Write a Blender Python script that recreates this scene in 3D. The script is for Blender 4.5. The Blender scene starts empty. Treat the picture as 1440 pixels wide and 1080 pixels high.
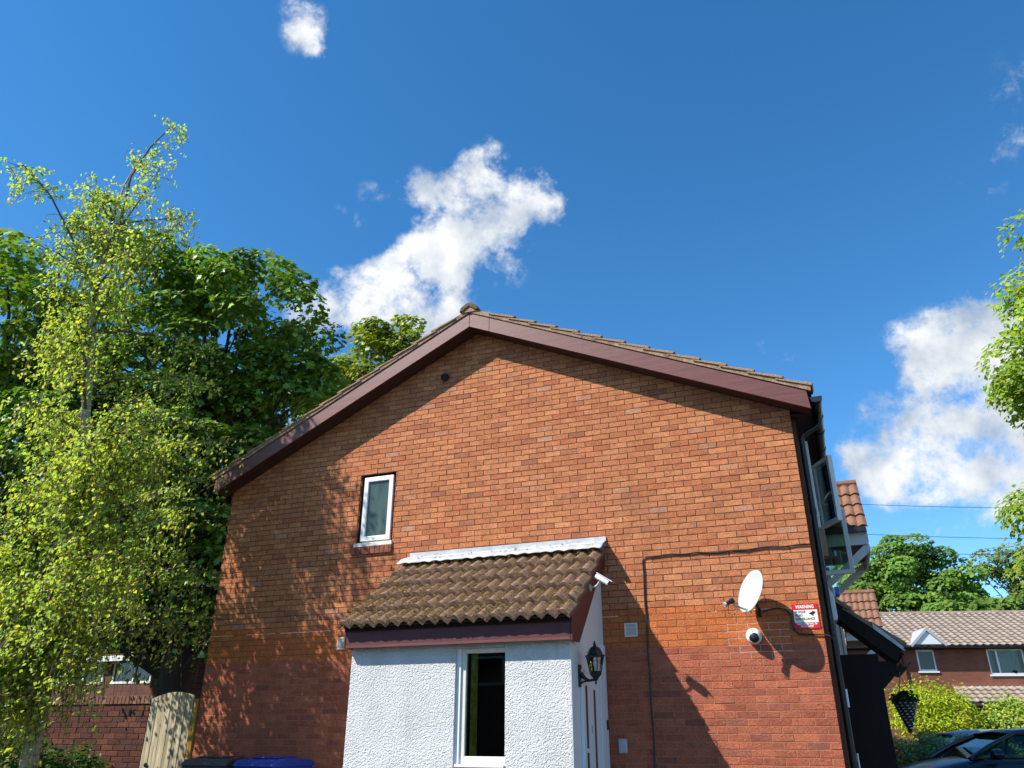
import bpy, math, random
import numpy as np
from mathutils import Vector, Matrix
random.seed(11)
rng = np.random.default_rng(11)
S = bpy.context.scene
COL = S.collection
R = math.radians

# ------------------------------------------------------------------ camera
cam_d = bpy.data.cameras.new('camera')
cam = bpy.data.objects.new('camera', cam_d)
COL.objects.link(cam)
YAW, PITCH, ROLL = -0.3789, 0.4266, 0.0033
cyw, syw, cp, sp = math.cos(YAW), math.sin(YAW), math.cos(PITCH), math.sin(PITCH)
fw = Vector((syw * cp, cyw * cp, sp))
r0 = Vector((cyw, -syw, 0))
u0 = r0.cross(fw)
rt = r0 * math.cos(ROLL) + u0 * math.sin(ROLL)
up = -r0 * math.sin(ROLL) + u0 * math.cos(ROLL)
CAM = Vector((8.435, -9.344, 1.33))
cam.matrix_world = Matrix(((rt.x, up.x, -fw.x, CAM.x), (rt.y, up.y, -fw.y, CAM.y), (rt.z, up.z, -fw.z, CAM.z), (0, 0, 0, 1)))
cam_d.sensor_width = 36
cam_d.lens = 36 * 1090 / 1440
cam_d.clip_start = 0.05
cam_d.clip_end = 3000
S.camera = cam

# ------------------------------------------------------------------ light
SUN = Vector((1.1, 1.0, -1.485)).normalized()          # the way the light travels
sun_el = math.asin(-SUN.z)
sun_az = math.atan2(-SUN.x, -SUN.y)                    # clockwise from +Y
sl = bpy.data.lights.new('sun', 'SUN')
sl.energy = 5.0
sl.angle = R(0.53)
sl.color = (1.0, 0.945, 0.85)
so = bpy.data.objects.new('sun', sl)
COL.objects.link(so)
so.rotation_euler = SUN.to_track_quat('-Z', 'Y').to_euler()
so.location = (-10, -12, 20)
S.view_settings.view_transform = 'Standard'
S.view_settings.look = 'None'
S.view_settings.gamma = 1
S.view_settings.use_curve_mapping = False
S.view_settings.exposure = 0.6

world = bpy.data.worlds.new('World')
S.world = world
world.use_nodes = True


def pix_dir(px, py):
    d = fw + rt * ((px - 720) / 1090) - up * ((py - 540) / 1090)
    return d.normalized()


def build_world():
    nt = world.node_tree
    nt.nodes.clear()
    N = nt.nodes.new
    L = nt.links.new
    out = N('ShaderNodeOutputWorld')
    bg = N('ShaderNodeBackground')
    bg.inputs['Strength'].default_value = 0.14
    L(bg.outputs[0], out.inputs[0])
    sky = N('ShaderNodeTexSky')
    sky.sky_type = 'NISHITA'
    sky.sun_disc = False
    sky.sun_elevation = sun_el
    sky.sun_rotation = sun_az
    sky.altitude = 50
    sky.air_density = 0.85
    sky.dust_density = 0.0
    sky.ozone_density = 3.0
    hs = N('ShaderNodeHueSaturation')
    hs.inputs['Saturation'].default_value = 1.27
    hs.inputs['Value'].default_value = 1.06
    hs.inputs['Hue'].default_value = 0.496
    L(sky.outputs[0], hs.inputs['Color'])
    tc = N('ShaderNodeTexCoord')
    # the cloud field is laid out over the half of the sky to the north and mirrored over the other half
    fh = Vector((syw, cyw, 0))
    sep = N('ShaderNodeVectorMath'); sep.operation = 'DOT_PRODUCT'
    L(tc.outputs['Generated'], sep.inputs[0]); sep.inputs[1].default_value = fh
    neg = N('ShaderNodeMath'); neg.operation = 'MINIMUM'; L(sep.outputs['Value'], neg.inputs[0]); neg.inputs[1].default_value = 0
    mul = N('ShaderNodeMath'); mul.operation = 'MULTIPLY'; L(neg.outputs[0], mul.inputs[0]); mul.inputs[1].default_value = -2
    sc = N('ShaderNodeVectorMath'); sc.operation = 'SCALE'; sc.inputs[0].default_value = fh; L(mul.outputs[0], sc.inputs['Scale'])
    V = N('ShaderNodeVectorMath'); V.operation = 'ADD'
    L(tc.outputs['Generated'], V.inputs[0]); L(sc.outputs[0], V.inputs[1])
    # domain warp
    wn = N('ShaderNodeTexNoise'); wn.inputs['Scale'].default_value = 9; wn.inputs['Detail'].default_value = 4
    L(V.outputs[0], wn.inputs['Vector'])
    ws = N('ShaderNodeVectorMath'); ws.operation = 'SUBTRACT'; L(wn.outputs['Color'], ws.inputs[0]); ws.inputs[1].default_value = (.5, .5, .5)
    wm = N('ShaderNodeVectorMath'); wm.operation = 'SCALE'; L(ws.outputs[0], wm.inputs[0]); wm.inputs['Scale'].default_value = 0.075
    W = N('ShaderNodeVectorMath'); W.operation = 'ADD'; L(V.outputs[0], W.inputs[0]); L(wm.outputs[0], W.inputs[1])
    blobs = [(470, 425, 48, 1), (530, 408, 46, 1), (590, 392, 62, 1.1), (632, 352, 50, 1.05), (655, 300, 45, .9), (668, 245, 40, .95), (600, 278, 40, .75),
             (690, 300, 42, .8), (738, 286, 40, .9), (790, 306, 22, .6), (520, 285, 24, .6), (503, 325, 16, .5), (465, 320, 14, .42), (610, 430, 70, 1), (700, 365, 40, .55),
             (425, 36, 30, .66), (434, 58, 18, .4), (1092, 500, 22, .45), (1010, 470, 14, .0),
             (1308, 505, 52, 1), (1375, 490, 60, 1.1), (1330, 565, 62, 1.1), (1290, 640, 66, 1.1), (1380, 630, 90, 1.2), (1238, 684, 52, 1.1), (1210, 640, 30, .4), (1225, 560, 20, .35), (1440, 560, 80, 1.1), (1450, 680, 60, .9),
             (1400, 745, 40, .4), (1330, 770, 40, .3), (1240, 590, 30, .3), (1420, 160, 60, .25), (1380, 250, 40, .22),
             (1620, 420, 110, 1), (1750, 560, 130, 1), (-160, 330, 90, .9), (-260, 480, 130, 1), (150, -320, 70, .8), (950, -420, 90, .9), (1500, -250, 60, .6), (60, 760, 90, .8), (330, 720, 110, .8)]
    acc = None
    for (px, py, r, a) in blobs:
        if a == 0:
            continue
        c = pix_dir(px, py)
        ang = pix_dir(px + r, py).angle(c) * .5 + pix_dir(px, py + r).angle(c) * .5
        d = N('ShaderNodeVectorMath'); d.operation = 'DISTANCE'
        L(W.outputs[0], d.inputs[0]); d.inputs[1].default_value = c
        m = N('ShaderNodeMapRange'); m.interpolation_type = 'SMOOTHSTEP'
        L(d.outputs['Value'], m.inputs['Value'])
        m.inputs['From Min'].default_value = ang * 1.7
        m.inputs['From Max'].default_value = ang * 0.05
        m.inputs['To Min'].default_value = 0
        m.inputs['To Max'].default_value = a
        if acc is None:
            acc = m.outputs[0]
        else:
            x = N('ShaderNodeMath'); x.operation = 'ADD'
            L(acc, x.inputs[0]); L(m.outputs[0], x.inputs[1])
            acc = x.outputs[0]
    lim = N('ShaderNodeMath'); lim.operation = 'MINIMUM'; L(acc, lim.inputs[0]); lim.inputs[1].default_value = 1.05
    acc = lim.outputs[0]
    n1 = N('ShaderNodeTexNoise'); n1.inputs['Scale'].default_value = 15; n1.inputs['Detail'].default_value = 14; n1.inputs['Roughness'].default_value = .64; n1.inputs['Distortion'].default_value = .1
    L(V.outputs[0], n1.inputs['Vector'])
    # density = field + 1.5*(noise-.5) - threshold
    a1 = N('ShaderNodeMath'); a1.operation = 'MULTIPLY_ADD'; L(n1.outputs['Fac'], a1.inputs[0]); a1.inputs[1].default_value = 4.6; a1.inputs[2].default_value = -2.7
    a2 = N('ShaderNodeMath'); a2.operation = 'ADD'; L(a1.outputs[0], a2.inputs[0]); L(acc, a2.inputs[1])
    al = N('ShaderNodeMapRange'); al.interpolation_type = 'SMOOTHSTEP'; L(a2.outputs[0], al.inputs['Value'])
    al.inputs['From Min'].default_value = -.25; al.inputs['From Max'].default_value = .85
    # keep the veil away from places with no cloud
    gate = N('ShaderNodeMapRange'); L(acc, gate.inputs['Value']); gate.inputs['From Min'].default_value = .02; gate.inputs['From Max'].default_value = .22
    ag = N('ShaderNodeMath'); ag.operation = 'MULTIPLY'; L(al.outputs[0], ag.inputs[0]); L(gate.outputs[0], ag.inputs[1])
    n2 = N('ShaderNodeTexNoise'); n2.inputs['Scale'].default_value = 13; n2.inputs['Detail'].default_value = 9; n2.inputs['Roughness'].default_value = .55
    mv = N('ShaderNodeVectorMath'); mv.operation = 'ADD'; L(V.outputs[0], mv.inputs[0]); mv.inputs[1].default_value = (3.1, 1.7, 5.2)
    L(mv.outputs[0], n2.inputs['Vector'])
    ramp = N('ShaderNodeValToRGB')
    ramp.color_ramp.elements[0].position = .36; ramp.color_ramp.elements[0].color = (2.2, 2.65, 3.3, 1)
    ramp.color_ramp.elements[1].position = .6; ramp.color_ramp.elements[1].color = (4.7, 4.8, 4.85, 1)
    L(n2.outputs['Fac'], ramp.inputs[0])
    mx = N('ShaderNodeMix'); mx.data_type = 'RGBA'
    L(ag.outputs[0], mx.inputs['Factor']); L(hs.outputs[0], mx.inputs['A']); L(ramp.outputs[0], mx.inputs['B'])
    L(mx.outputs['Result'], bg.inputs['Color'])


build_world()

# ------------------------------------------------------------------ helpers
def tag(o, label=None, cat=None, group=None, kind=None):
    if label: o['label'] = label
    if cat: o['category'] = cat
    if group: o['group'] = group
    if kind: o['kind'] = kind
    return o


def thing(name, label, cat, loc=(0, 0, 0), rz=0, group=None):
    o = bpy.data.objects.new(name, None)
    o.empty_display_size = .2
    COL.objects.link(o)
    o.location = loc
    o.rotation_euler = (0, 0, rz)
    return tag(o, label, cat, group)


def link(name, me, mat, parent=None):
    o = bpy.data.objects.new(name, me)
    COL.objects.link(o)
    if mat is not None and not me.materials:
        me.materials.append(mat)
    if parent is not None:
        o.parent = parent
    return o


class MB:
    def __init__(s):
        s.v = []; s.f = []; s.c = []

    def add(s, vs, fs, col=None):
        n = len(s.v)
        s.v += [tuple(p) for p in vs]
        s.f += [tuple(i + n for i in f) for f in fs]
        if col is not None:
            s.c += [col] * len(vs)
        return s

    def box(s, x0, x1, y0, y1, z0, z1, col=None):
        return s.add([(x0, y0, z0), (x1, y0, z0), (x1, y1, z0), (x0, y1, z0), (x0, y0, z1), (x1, y0, z1), (x1, y1, z1), (x0, y1, z1)],
                     [(0, 3, 2, 1), (4, 5, 6, 7), (0, 1, 5, 4), (1, 2, 6, 5), (2, 3, 7, 6), (3, 0, 4, 7)], col)

    def obox(s, c, ex, ey, ez):           # centre and half axes
        c, ex, ey, ez = map(Vector, (c, ex, ey, ez))
        vs = [c + ex * a + ey * b + ez * d for d in (-1, 1) for a, b in ((-1, -1), (1, -1), (1, 1), (-1, 1))]
        return s.add(vs, [(0, 3, 2, 1), (4, 5, 6, 7), (0, 1, 5, 4), (1, 2, 6, 5), (2, 3, 7, 6), (3, 0, 4, 7)])

    def prism(s, poly, axis, a, b):       # 2-D polygon swept along an axis: axis y -> (x,z), x -> (y,z), z -> (x,y)
        def P(p, t):
            return (p[0], t, p[1]) if axis == 'y' else (t, p[0], p[1]) if axis == 'x' else (p[0], p[1], t)
        n = len(poly)
        vs = [P(p, a) for p in poly] + [P(p, b) for p in poly]
        fs = [tuple(range(n)), tuple(range(2 * n - 1, n - 1, -1))]
        fs += [(i, i + n, (i + 1) % n + n, (i + 1) % n) for i in range(n)]
        return s.add(vs, fs)

    def tube(s, pts, rad, n=8, cap=True):
        pts = [Vector(p) for p in pts]
        if not hasattr(rad, '__len__'):
            rad = [rad] * len(pts)
        base = len(s.v)
        ref = None
        for i, p in enumerate(pts):
            t = (pts[min(i + 1, len(pts) - 1)] - pts[max(i - 1, 0)])
            t = t.normalized() if t.length > 1e-9 else Vector((0, 0, 1))
            if ref is None:
                ref = Vector((1, 0, 0)) if abs(t.x) < .9 else Vector((0, 1, 0))
            a = (ref - t * ref.dot(t)).normalized()
            ref = a
            b = t.cross(a)
            for k in range(n):
                q = 2 * math.pi * k / n
                s.v.append(tuple(p + (a * math.cos(q) + b * math.sin(q)) * rad[i]))
        for i in range(len(pts) - 1):
            for k in range(n):
                k2 = (k + 1) % n
                s.f.append((base + i * n + k, base + i * n + k2, base + (i + 1) * n + k2, base + (i + 1) * n + k))
        if cap:
            s.f.append(tuple(base + k for k in range(n - 1, -1, -1)))
            s.f.append(tuple(base + (len(pts) - 1) * n + k for k in range(n)))
        return s

    def lathe(s, prof, c=(0, 0, 0), n=20, M=None):   # profile of (r,h) about local z
        c = Vector(c)
        base = len(s.v)
        for (r, h) in prof:
            for k in range(n):
                q = 2 * math.pi * k / n
                p = Vector((r * math.cos(q), r * math.sin(q), h))
                if M is not None: p = M @ p
                s.v.append(tuple(p + c))
        for i in range(len(prof) - 1):
            for k in range(n):
                k2 = (k + 1) % n
                s.f.append((base + i * n + k, base + i * n + k2, base + (i + 1) * n + k2, base + (i + 1) * n + k))
        if prof[0][0] > 1e-5: s.f.append(tuple(base + k for k in range(n - 1, -1, -1)))
        if prof[-1][0] > 1e-5: s.f.append(tuple(base + (len(prof) - 1) * n + k for k in range(n)))
        return s

    def mesh(s, name):
        me = bpy.data.meshes.new(name)
        me.from_pydata(s.v, [], s.f)
        if s.c:
            at = me.color_attributes.new('col', 'FLOAT_COLOR', 'POINT')
            at.data.foreach_set('color', np.array([(*c, 1) for c in s.c], dtype=np.float32).ravel())
        me.update()
        return me

    def build(s, name, mat, parent=None, bevel=0, smooth=False, seg=2):
        me = s.mesh(name)
        if smooth:
            me.polygons.foreach_set('use_smooth', [True] * len(me.polygons))
            try:
                me.set_sharp_from_angle(angle=R(40))
            except Exception:
                pass
        o = link(name, me, mat, parent)
        if bevel:
            b = o.modifiers.new('bevel', 'BEVEL')
            b.width = bevel; b.segments = seg; b.limit_method = 'ANGLE'; b.angle_limit = R(35)
        return o


def B(*a):
    return MB().box(*a)


# ------------------------------------------------------------------ materials
def nodes(name):
    m = bpy.data.materials.new(name)
    m.use_nodes = True
    nt = m.node_tree
    return m, nt, nt.nodes['Principled BSDF']


def mat(name, col, rough=.7, var=.18, scale=6, bump=0., bscale=60, spec=.4, metal=0, attr=False, fine=0., stain=None, stretch=None, detail=5, bdist=.01):
    m, nt, p = nodes(name)
    N, L = nt.nodes.new, nt.links.new
    p.inputs['Roughness'].default_value = rough
    p.inputs['Metallic'].default_value = metal
    p.inputs['Specular IOR Level'].default_value = spec
    tc = N('ShaderNodeTexCoord')
    vec = tc.outputs['Object']
    if stretch:
        mp = N('ShaderNodeMapping'); mp.inputs['Scale'].default_value = stretch
        L(vec, mp.inputs[0]); vec = mp.outputs[0]
    n = N('ShaderNodeTexNoise'); n.inputs['Scale'].default_value = scale; n.inputs['Detail'].default_value = detail; n.inputs['Roughness'].default_value = .6
    L(vec, n.inputs['Vector'])
    mr = N('ShaderNodeMapRange'); L(n.outputs['Fac'], mr.inputs['Value'])
    mr.inputs['From Min'].default_value = .3; mr.inputs['From Max'].default_value = .7
    mr.inputs['To Min'].default_value = 1 - var; mr.inputs['To Max'].default_value = 1 + var
    if attr:
        a = N('ShaderNodeAttribute'); a.attribute_name = 'col'
        csock = a.outputs['Color']
    else:
        rgb = N('ShaderNodeRGB'); rgb.outputs[0].default_value = (*col, 1)
        csock = rgb.outputs[0]
    if stain:
        scol, sscale, lo, hi = stain
        sn = N('ShaderNodeTexNoise'); sn.inputs['Scale'].default_value = sscale; sn.inputs['Detail'].default_value = 6; sn.inputs['Roughness'].default_value = .65
        L(vec, sn.inputs['Vector'])
        sm = N('ShaderNodeMapRange'); L(sn.outputs['Fac'], sm.inputs['Value']); sm.inputs['From Min'].default_value = lo; sm.inputs['From Max'].default_value = hi
        mx = N('ShaderNodeMix'); mx.data_type = 'RGBA'; L(sm.outputs[0], mx.inputs['Factor']); L(csock, mx.inputs['A']); mx.inputs['B'].default_value = (*scol, 1)
        csock = mx.outputs['Result']
    vm = N('ShaderNodeVectorMath'); vm.operation = 'SCALE'
    L(csock, vm.inputs[0]); L(mr.outputs[0], vm.inputs['Scale'])
    csock = vm.outputs[0]
    if fine:
        fn = N('ShaderNodeTexNoise'); fn.inputs['Scale'].default_value = bscale * .8; fn.inputs['Detail'].default_value = 3
        L(vec, fn.inputs['Vector'])
        fr = N('ShaderNodeMapRange'); L(fn.outputs['Fac'], fr.inputs['Value']); fr.inputs['From Min'].default_value = .3; fr.inputs['From Max'].default_value = .7
        fr.inputs['To Min'].default_value = 1 - fine; fr.inputs['To Max'].default_value = 1 + fine
        v2 = N('ShaderNodeVectorMath'); v2.operation = 'SCALE'; L(csock, v2.inputs[0]); L(fr.outputs[0], v2.inputs['Scale'])
        csock = v2.outputs[0]
    L(csock, p.inputs['Base Color'])
    if bump:
        bn = N('ShaderNodeTexNoise'); bn.inputs['Scale'].default_value = bscale; bn.inputs['Detail'].default_value = 4
        L(vec, bn.inputs['Vector'])
        bp = N('ShaderNodeBump'); bp.inputs['Strength'].default_value = bump; bp.inputs['Distance'].default_value = bdist
        L(bn.outputs['Fac'], bp.inputs['Height']); L(bp.outputs[0], p.inputs['Normal'])
    return m


def leaf_mat(name, trans=.35, rough=.5, spec=.35):
    m = bpy.data.materials.new(name)
    m.use_nodes = True
    nt = m.node_tree
    N, L = nt.nodes.new, nt.links.new
    p = nt.nodes['Principled BSDF']
    p.inputs['Roughness'].default_value = rough
    p.inputs['Specular IOR Level'].default_value = spec
    a = N('ShaderNodeAttribute'); a.attribute_name = 'col'
    L(a.outputs['Color'], p.inputs['Base Color'])
    t = N('ShaderNodeBsdfTranslucent')
    g = N('ShaderNodeMix'); g.data_type = 'RGBA'; g.blend_type = 'MULTIPLY'; g.inputs['Factor'].default_value = 1
    L(a.outputs['Color'], g.inputs['A']); g.inputs['B'].default_value = (1.5, 1.6, .6, 1)
    L(g.outputs['Result'], t.inputs['Color'])
    mx = N('ShaderNodeMixShader'); mx.inputs[0].default_value = trans
    L(p.outputs[0], mx.inputs[1]); L(t.outputs[0], mx.inputs[2])
    L(mx.outputs[0], nt.nodes['Material Output'].inputs['Surface'])
    return m


def glass_mat(name, tint=(.8, .87, .84), refl=1.45):
    m = bpy.data.materials.new(name)
    m.use_nodes = True
    nt = m.node_tree
    nt.nodes.clear()
    N, L = nt.nodes.new, nt.links.new
    o = N('ShaderNodeOutputMaterial')
    t = N('ShaderNodeBsdfTransparent'); t.inputs[0].default_value = (*tint, 1)
    g = N('ShaderNodeBsdfGlossy'); g.inputs['Roughness'].default_value = .02
    f = N('ShaderNodeFresnel'); f.inputs['IOR'].default_value = refl
    mx = N('ShaderNodeMixShader')
    L(f.outputs[0], mx.inputs[0]); L(t.outputs[0], mx.inputs[1]); L(g.outputs[0], mx.inputs[2]); L(mx.outputs[0], o.inputs[0])
    return m


def pebble_mat():
    m, nt, p = nodes('white_pebbledash')
    N, L = nt.nodes.new, nt.links.new
    p.inputs['Roughness'].default_value = .85
    p.inputs['Specular IOR Level'].default_value = .25
    tc = N('ShaderNodeTexCoord')
    v = N('ShaderNodeTexVoronoi'); v.feature = 'SMOOTH_F1'; v.inputs['Scale'].default_value = 72; v.inputs['Randomness'].default_value = 1
    wv = N('ShaderNodeTexNoise'); wv.inputs['Scale'].default_value = 30
    L(tc.outputs['Object'], wv.inputs['Vector'])
    ad = N('ShaderNodeVectorMath'); ad.operation = 'MULTIPLY_ADD'; L(wv.outputs['Color'], ad.inputs[0]); ad.inputs[1].default_value = (.03, .03, .03); L(tc.outputs['Object'], ad.inputs[2])
    L(ad.outputs[0], v.inputs['Vector'])
    b = N('ShaderNodeBump'); b.inputs['Strength'].default_value = 1; b.inputs['Distance'].default_value = .0115; b.invert = True
    L(v.outputs['Distance'], b.inputs['Height']); L(b.outputs[0], p.inputs['Normal'])
    n = N('ShaderNodeTexNoise'); n.inputs['Scale'].default_value = 2.2; n.inputs['Detail'].default_value = 6
    L(tc.outputs['Object'], n.inputs['Vector'])
    r = N('ShaderNodeValToRGB'); r.color_ramp.elements[0].position = .25; r.color_ramp.elements[0].color = (.50, .51, .50, 1); r.color_ramp.elements[1].position = .65; r.color_ramp.elements[1].color = (.64, .645, .64, 1)
    L(n.outputs['Fac'], r.inputs[0])
    mp = N('ShaderNodeMapping'); mp.inputs['Scale'].default_value = (5, 5, .5); L(tc.outputs['Object'], mp.inputs[0])
    sn = N('ShaderNodeTexNoise'); sn.inputs['Scale'].default_value = 2.2; sn.inputs['Detail'].default_value = 6; L(mp.outputs[0], sn.inputs['Vector'])
    sm = N('ShaderNodeMapRange'); L(sn.outputs['Fac'], sm.inputs['Value']); sm.inputs['From Min'].default_value = .55; sm.inputs['From Max'].default_value = .85; sm.inputs['To Max'].default_value = .45
    mx = N('ShaderNodeMix'); mx.data_type = 'RGBA'; L(sm.outputs[0], mx.inputs['Factor']); L(r.outputs[0], mx.inputs['A']); mx.inputs['B'].default_value = (.36, .35, .31, 1)
    L(mx.outputs['Result'], p.inputs['Base Color'])
    return m


def mortar_mat():
    # darker sandy mortar in the upper storey, paler below the smooth band; white repair mortar in one course and around the camera
    m, nt, p = nodes('mortar')
    N, L = nt.nodes.new, nt.links.new
    p.inputs['Roughness'].default_value = .95
    p.inputs['Specular IOR Level'].default_value = .1
    tc = N('ShaderNodeTexCoord')
    sx = N('ShaderNodeSeparateXYZ'); L(tc.outputs['Object'], sx.inputs[0])

    def rng_(sock, a, b):
        g = N('ShaderNodeMath'); g.operation = 'GREATER_THAN'; L(sock, g.inputs[0]); g.inputs[1].default_value = a
        l = N('ShaderNodeMath'); l.operation = 'LESS_THAN'; L(sock, l.inputs[0]); l.inputs[1].default_value = b
        k = N('ShaderNodeMath'); k.operation = 'MULTIPLY'; L(g.outputs[0], k.inputs[0]); L(l.outputs[0], k.inputs[1])
        return k.outputs[0]

    def mixc(f, a, b):
        x = N('ShaderNodeMix'); x.data_type = 'RGBA'; L(f, x.inputs['Factor'])
        if isinstance(a, tuple): x.inputs['A'].default_value = (*a, 1)
        else: L(a, x.inputs['A'])
        x.inputs['B'].default_value = (*b, 1)
        return x.outputs['Result']
    c = mixc(rng_(sx.outputs['Z'], -1, 2.262), (.13, .06, .034), (.36, .155, .09))
    c = mixc(rng_(sx.outputs['Z'], 2.262, 2.70), c, (.20, .09, .055))
    nz = N('ShaderNodeTexNoise'); nz.inputs['Scale'].default_value = 1.4; nz.inputs['Detail'].default_value = 4
    L(tc.outputs['Object'], nz.inputs['Vector'])
    gt = N('ShaderNodeMath'); gt.operation = 'GREATER_THAN'; L(nz.outputs['Fac'], gt.inputs[0]); gt.inputs[1].default_value = .46
    w = N('ShaderNodeMath'); w.operation = 'MULTIPLY'; L(rng_(sx.outputs['Z'], 2.625, 2.648), w.inputs[0]); L(gt.outputs[0], w.inputs[1])
    c = mixc(w.outputs[0], c, (.62, .52, .46))
    k = N('ShaderNodeMath'); k.operation = 'MULTIPLY'; L(rng_(sx.outputs['Z'], 2.12, 2.5), k.inputs[0]); L(rng_(sx.outputs['X'], 7.33, 8.0), k.inputs[1])
    c = mixc(k.outputs[0], c, (.44, .31, .25))
    n2 = N('ShaderNodeTexNoise'); n2.inputs['Scale'].default_value = 25; n2.inputs['Detail'].default_value = 3
    L(tc.outputs['Object'], n2.inputs['Vector'])
    mr = N('ShaderNodeMapRange'); L(n2.outputs['Fac'], mr.inputs['Value']); mr.inputs['To Min'].default_value = .6; mr.inputs['To Max'].default_value = 1.4
    vs = N('ShaderNodeVectorMath'); vs.operation = 'SCALE'; L(c, vs.inputs[0]); L(mr.outputs[0], vs.inputs['Scale'])
    L(vs.outputs[0], p.inputs['Base Color'])
    return m


def brick_tex_mat(name, c1, c2, mortar):
    m, nt, p = nodes(name)
    N, L = nt.nodes.new, nt.links.new
    p.inputs['Roughness'].default_value = .9
    tc = N('ShaderNodeTexCoord')
    mp = N('ShaderNodeMapping'); mp.inputs['Rotation'].default_value = (R(90), 0, 0)
    L(tc.outputs['Object'], mp.inputs[0])
    b = N('ShaderNodeTexBrick'); b.inputs['Scale'].default_value = 1; b.inputs['Brick Width'].default_value = .225; b.inputs['Row Height'].default_value = .075; b.inputs['Mortar Size'].default_value = .005
    b.inputs['Color1'].default_value = (*c1, 1); b.inputs['Color2'].default_value = (*c2, 1); b.inputs['Mortar'].default_value = (*mortar, 1)
    L(mp.outputs[0], b.inputs['Vector'])
    n = N('ShaderNodeTexNoise'); n.inputs['Scale'].default_value = 1.3; n.inputs['Detail'].default_value = 6
    L(tc.outputs['Object'], n.inputs['Vector'])
    mr = N('ShaderNodeMapRange'); L(n.outputs['Fac'], mr.inputs['Value']); mr.inputs['To Min'].default_value = .6; mr.inputs['To Max'].default_value = 1.4
    vs = N('ShaderNodeVectorMath'); vs.operation = 'SCALE'; L(b.outputs['Color'], vs.inputs[0]); L(mr.outputs[0], vs.inputs['Scale'])
    L(vs.outputs[0], p.inputs['Base Color'])
    return m


M = {}
M['brick'] = mat('fired_brick', (1, 1, 1), .88, .18, 7, 1.0, 85, .25, attr=True, fine=.3, stain=((.2, .1, .06), .9, .56, .92), bdist=.008)
M['mortar'] = mortar_mat()
M['facade_brick'] = brick_tex_mat('facade_brick', (.3, .12, .06), (.2, .08, .05), (.2, .15, .12))
M['far_brick'] = brick_tex_mat('far_brick', (.24, .075, .04), (.19, .06, .033), (.2, .1, .07))
M['old_brick'] = brick_tex_mat('old_brick', (.15, .05, .035), (.1, .035, .03), (.12, .08, .06))
M['maroon'] = mat('maroon_woodgrain_plastic', (.145, .045, .036), .45, .26, 3, .12, 40, .5, stretch=(.5, .5, 14), fine=.08)
M['maroon_rail'] = mat('dark_maroon_board', (.10, .026, .024), .5, .15, 5, .1, 40, .4, fine=.08)
M['soffit'] = mat('dark_brown_soffit', (.05, .02, .016), .7, .1)
M['tile'] = mat('weathered_concrete_tile', (.235, .148, .10), .92, .3, 7, .8, 90, .15, fine=.3, stain=((.13, .085, .04), 3.2, .5, .68))
M['tile_pink'] = mat('terracotta_concrete_tile', (.225, .115, .078), .9, .25, 5, .6, 60, .15, fine=.15, stain=((.16, .11, .06), 4, .56, .72))
M['tile_far'] = mat('pale_brown_roof_tile', (.30, .24, .19), .9, .22, 2.5, .4, 30, .15, fine=.22)
M['verge'] = mat('verge_mortar', (.34, .215, .135), .95, .28, 9, .9, 60, .1, fine=.25, stain=((.10, .07, .04), 5, .55, .75))
M['ridge'] = mat('mossy_ridge_tile', (.16, .11, .07), .95, .3, 8, 1, 50, .1, fine=.3, stain=((.12, .11, .03), 6, .5, .65))
M['moss'] = mat('moss', (.21, .135, .03), 1, .5, 18, 1, 150, .05, fine=.4, stain=((.26, .17, .075), 12, .5, .62))
M['lead'] = mat('pale_flashing', (.45, .47, .49), .6, .14, 6, .5, 25, .4, fine=.1, stain=((.4, .43, .46), 8, .52, .7))
M['pebble'] = pebble_mat()
M['white'] = mat('white_plastic', (.78, .79, .8), .35, .03, 4, 0, 1, .5)
M['white_wall'] = mat('white_smooth_render', (.68, .69, .69), .8, .05, 3, .35, 40, .2, stain=((.5, .42, .33), 4, .66, .85))
M['cream'] = mat('cream_frame', (.68, .66, .58), .5, .06, 5)
M['grey_plastic'] = mat('grey_plastic', (.42, .43, .44), .5, .08, 5)
M['black'] = mat('black_plastic', (.012, .012, .013), .4, .1, 5, spec=.5)
M['black_metal'] = mat('black_painted_metal', (.012, .013, .015), .38, .1, 8, .15, 60)
M['dark_wood_shade'] = mat('dark_stained_timber_with_shade', (.013, .009, .008), .75, .2, 6, .2, 30, .2, stretch=(1, 1, .2))  # dark brown timber, colour taken near black to hold the canopy wall's shade
M['brown_wood'] = mat('brown_stained_timber', (.13, .055, .028), .7, .25, 7, .3, 30, .2, stretch=(4, 4, .4))
M['tan_wood'] = mat('tan_painted_board', (.33, .22, .14), .7, .15, 5)
M['old_wood'] = mat('weathered_grey_timber', (.44, .37, .25), .9, .3, 9, .8, 22, .1, stretch=(3, 3, .18), fine=.2, stain=((.17, .15, .09), 5, .5, .75))
M['gold_wood'] = mat('golden_timber', (.34, .19, .05), .8, .25, 9, .5, 22, .1, stretch=(3, 3, .2), fine=.15)
M['sill_brick'] = mat('sill_brick', (.25, .09, .06), .9, .2, 20, .6, 90, .2, fine=.2)
M['glass'] = glass_mat('window_glass')
M['far_glass'] = mat('dark_window_glass', (.012, .022, .018), .06, .2, 2, spec=.6)
M['obscure'] = mat('obscured_glass', (.055, .085, .066), .2, .45, 3.5, .6, 55, .6, stretch=(2, 2, .5), bdist=.004)
M['sash_glass'] = glass_mat('sash_glass', (.62, .74, .66), 1.9)
M['curtain'] = mat('yellow_patterned_curtain', (.5, .38, .07), .9, .4, 22, .2, 30, .1)
M['net'] = mat('pale_net_curtain', (.42, .46, .44), .95, .2, 9, stretch=(6, 6, .15))
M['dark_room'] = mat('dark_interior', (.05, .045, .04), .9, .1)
M['door'] = mat('white_door', (.74, .76, .78), .4, .03, 3)
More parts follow.
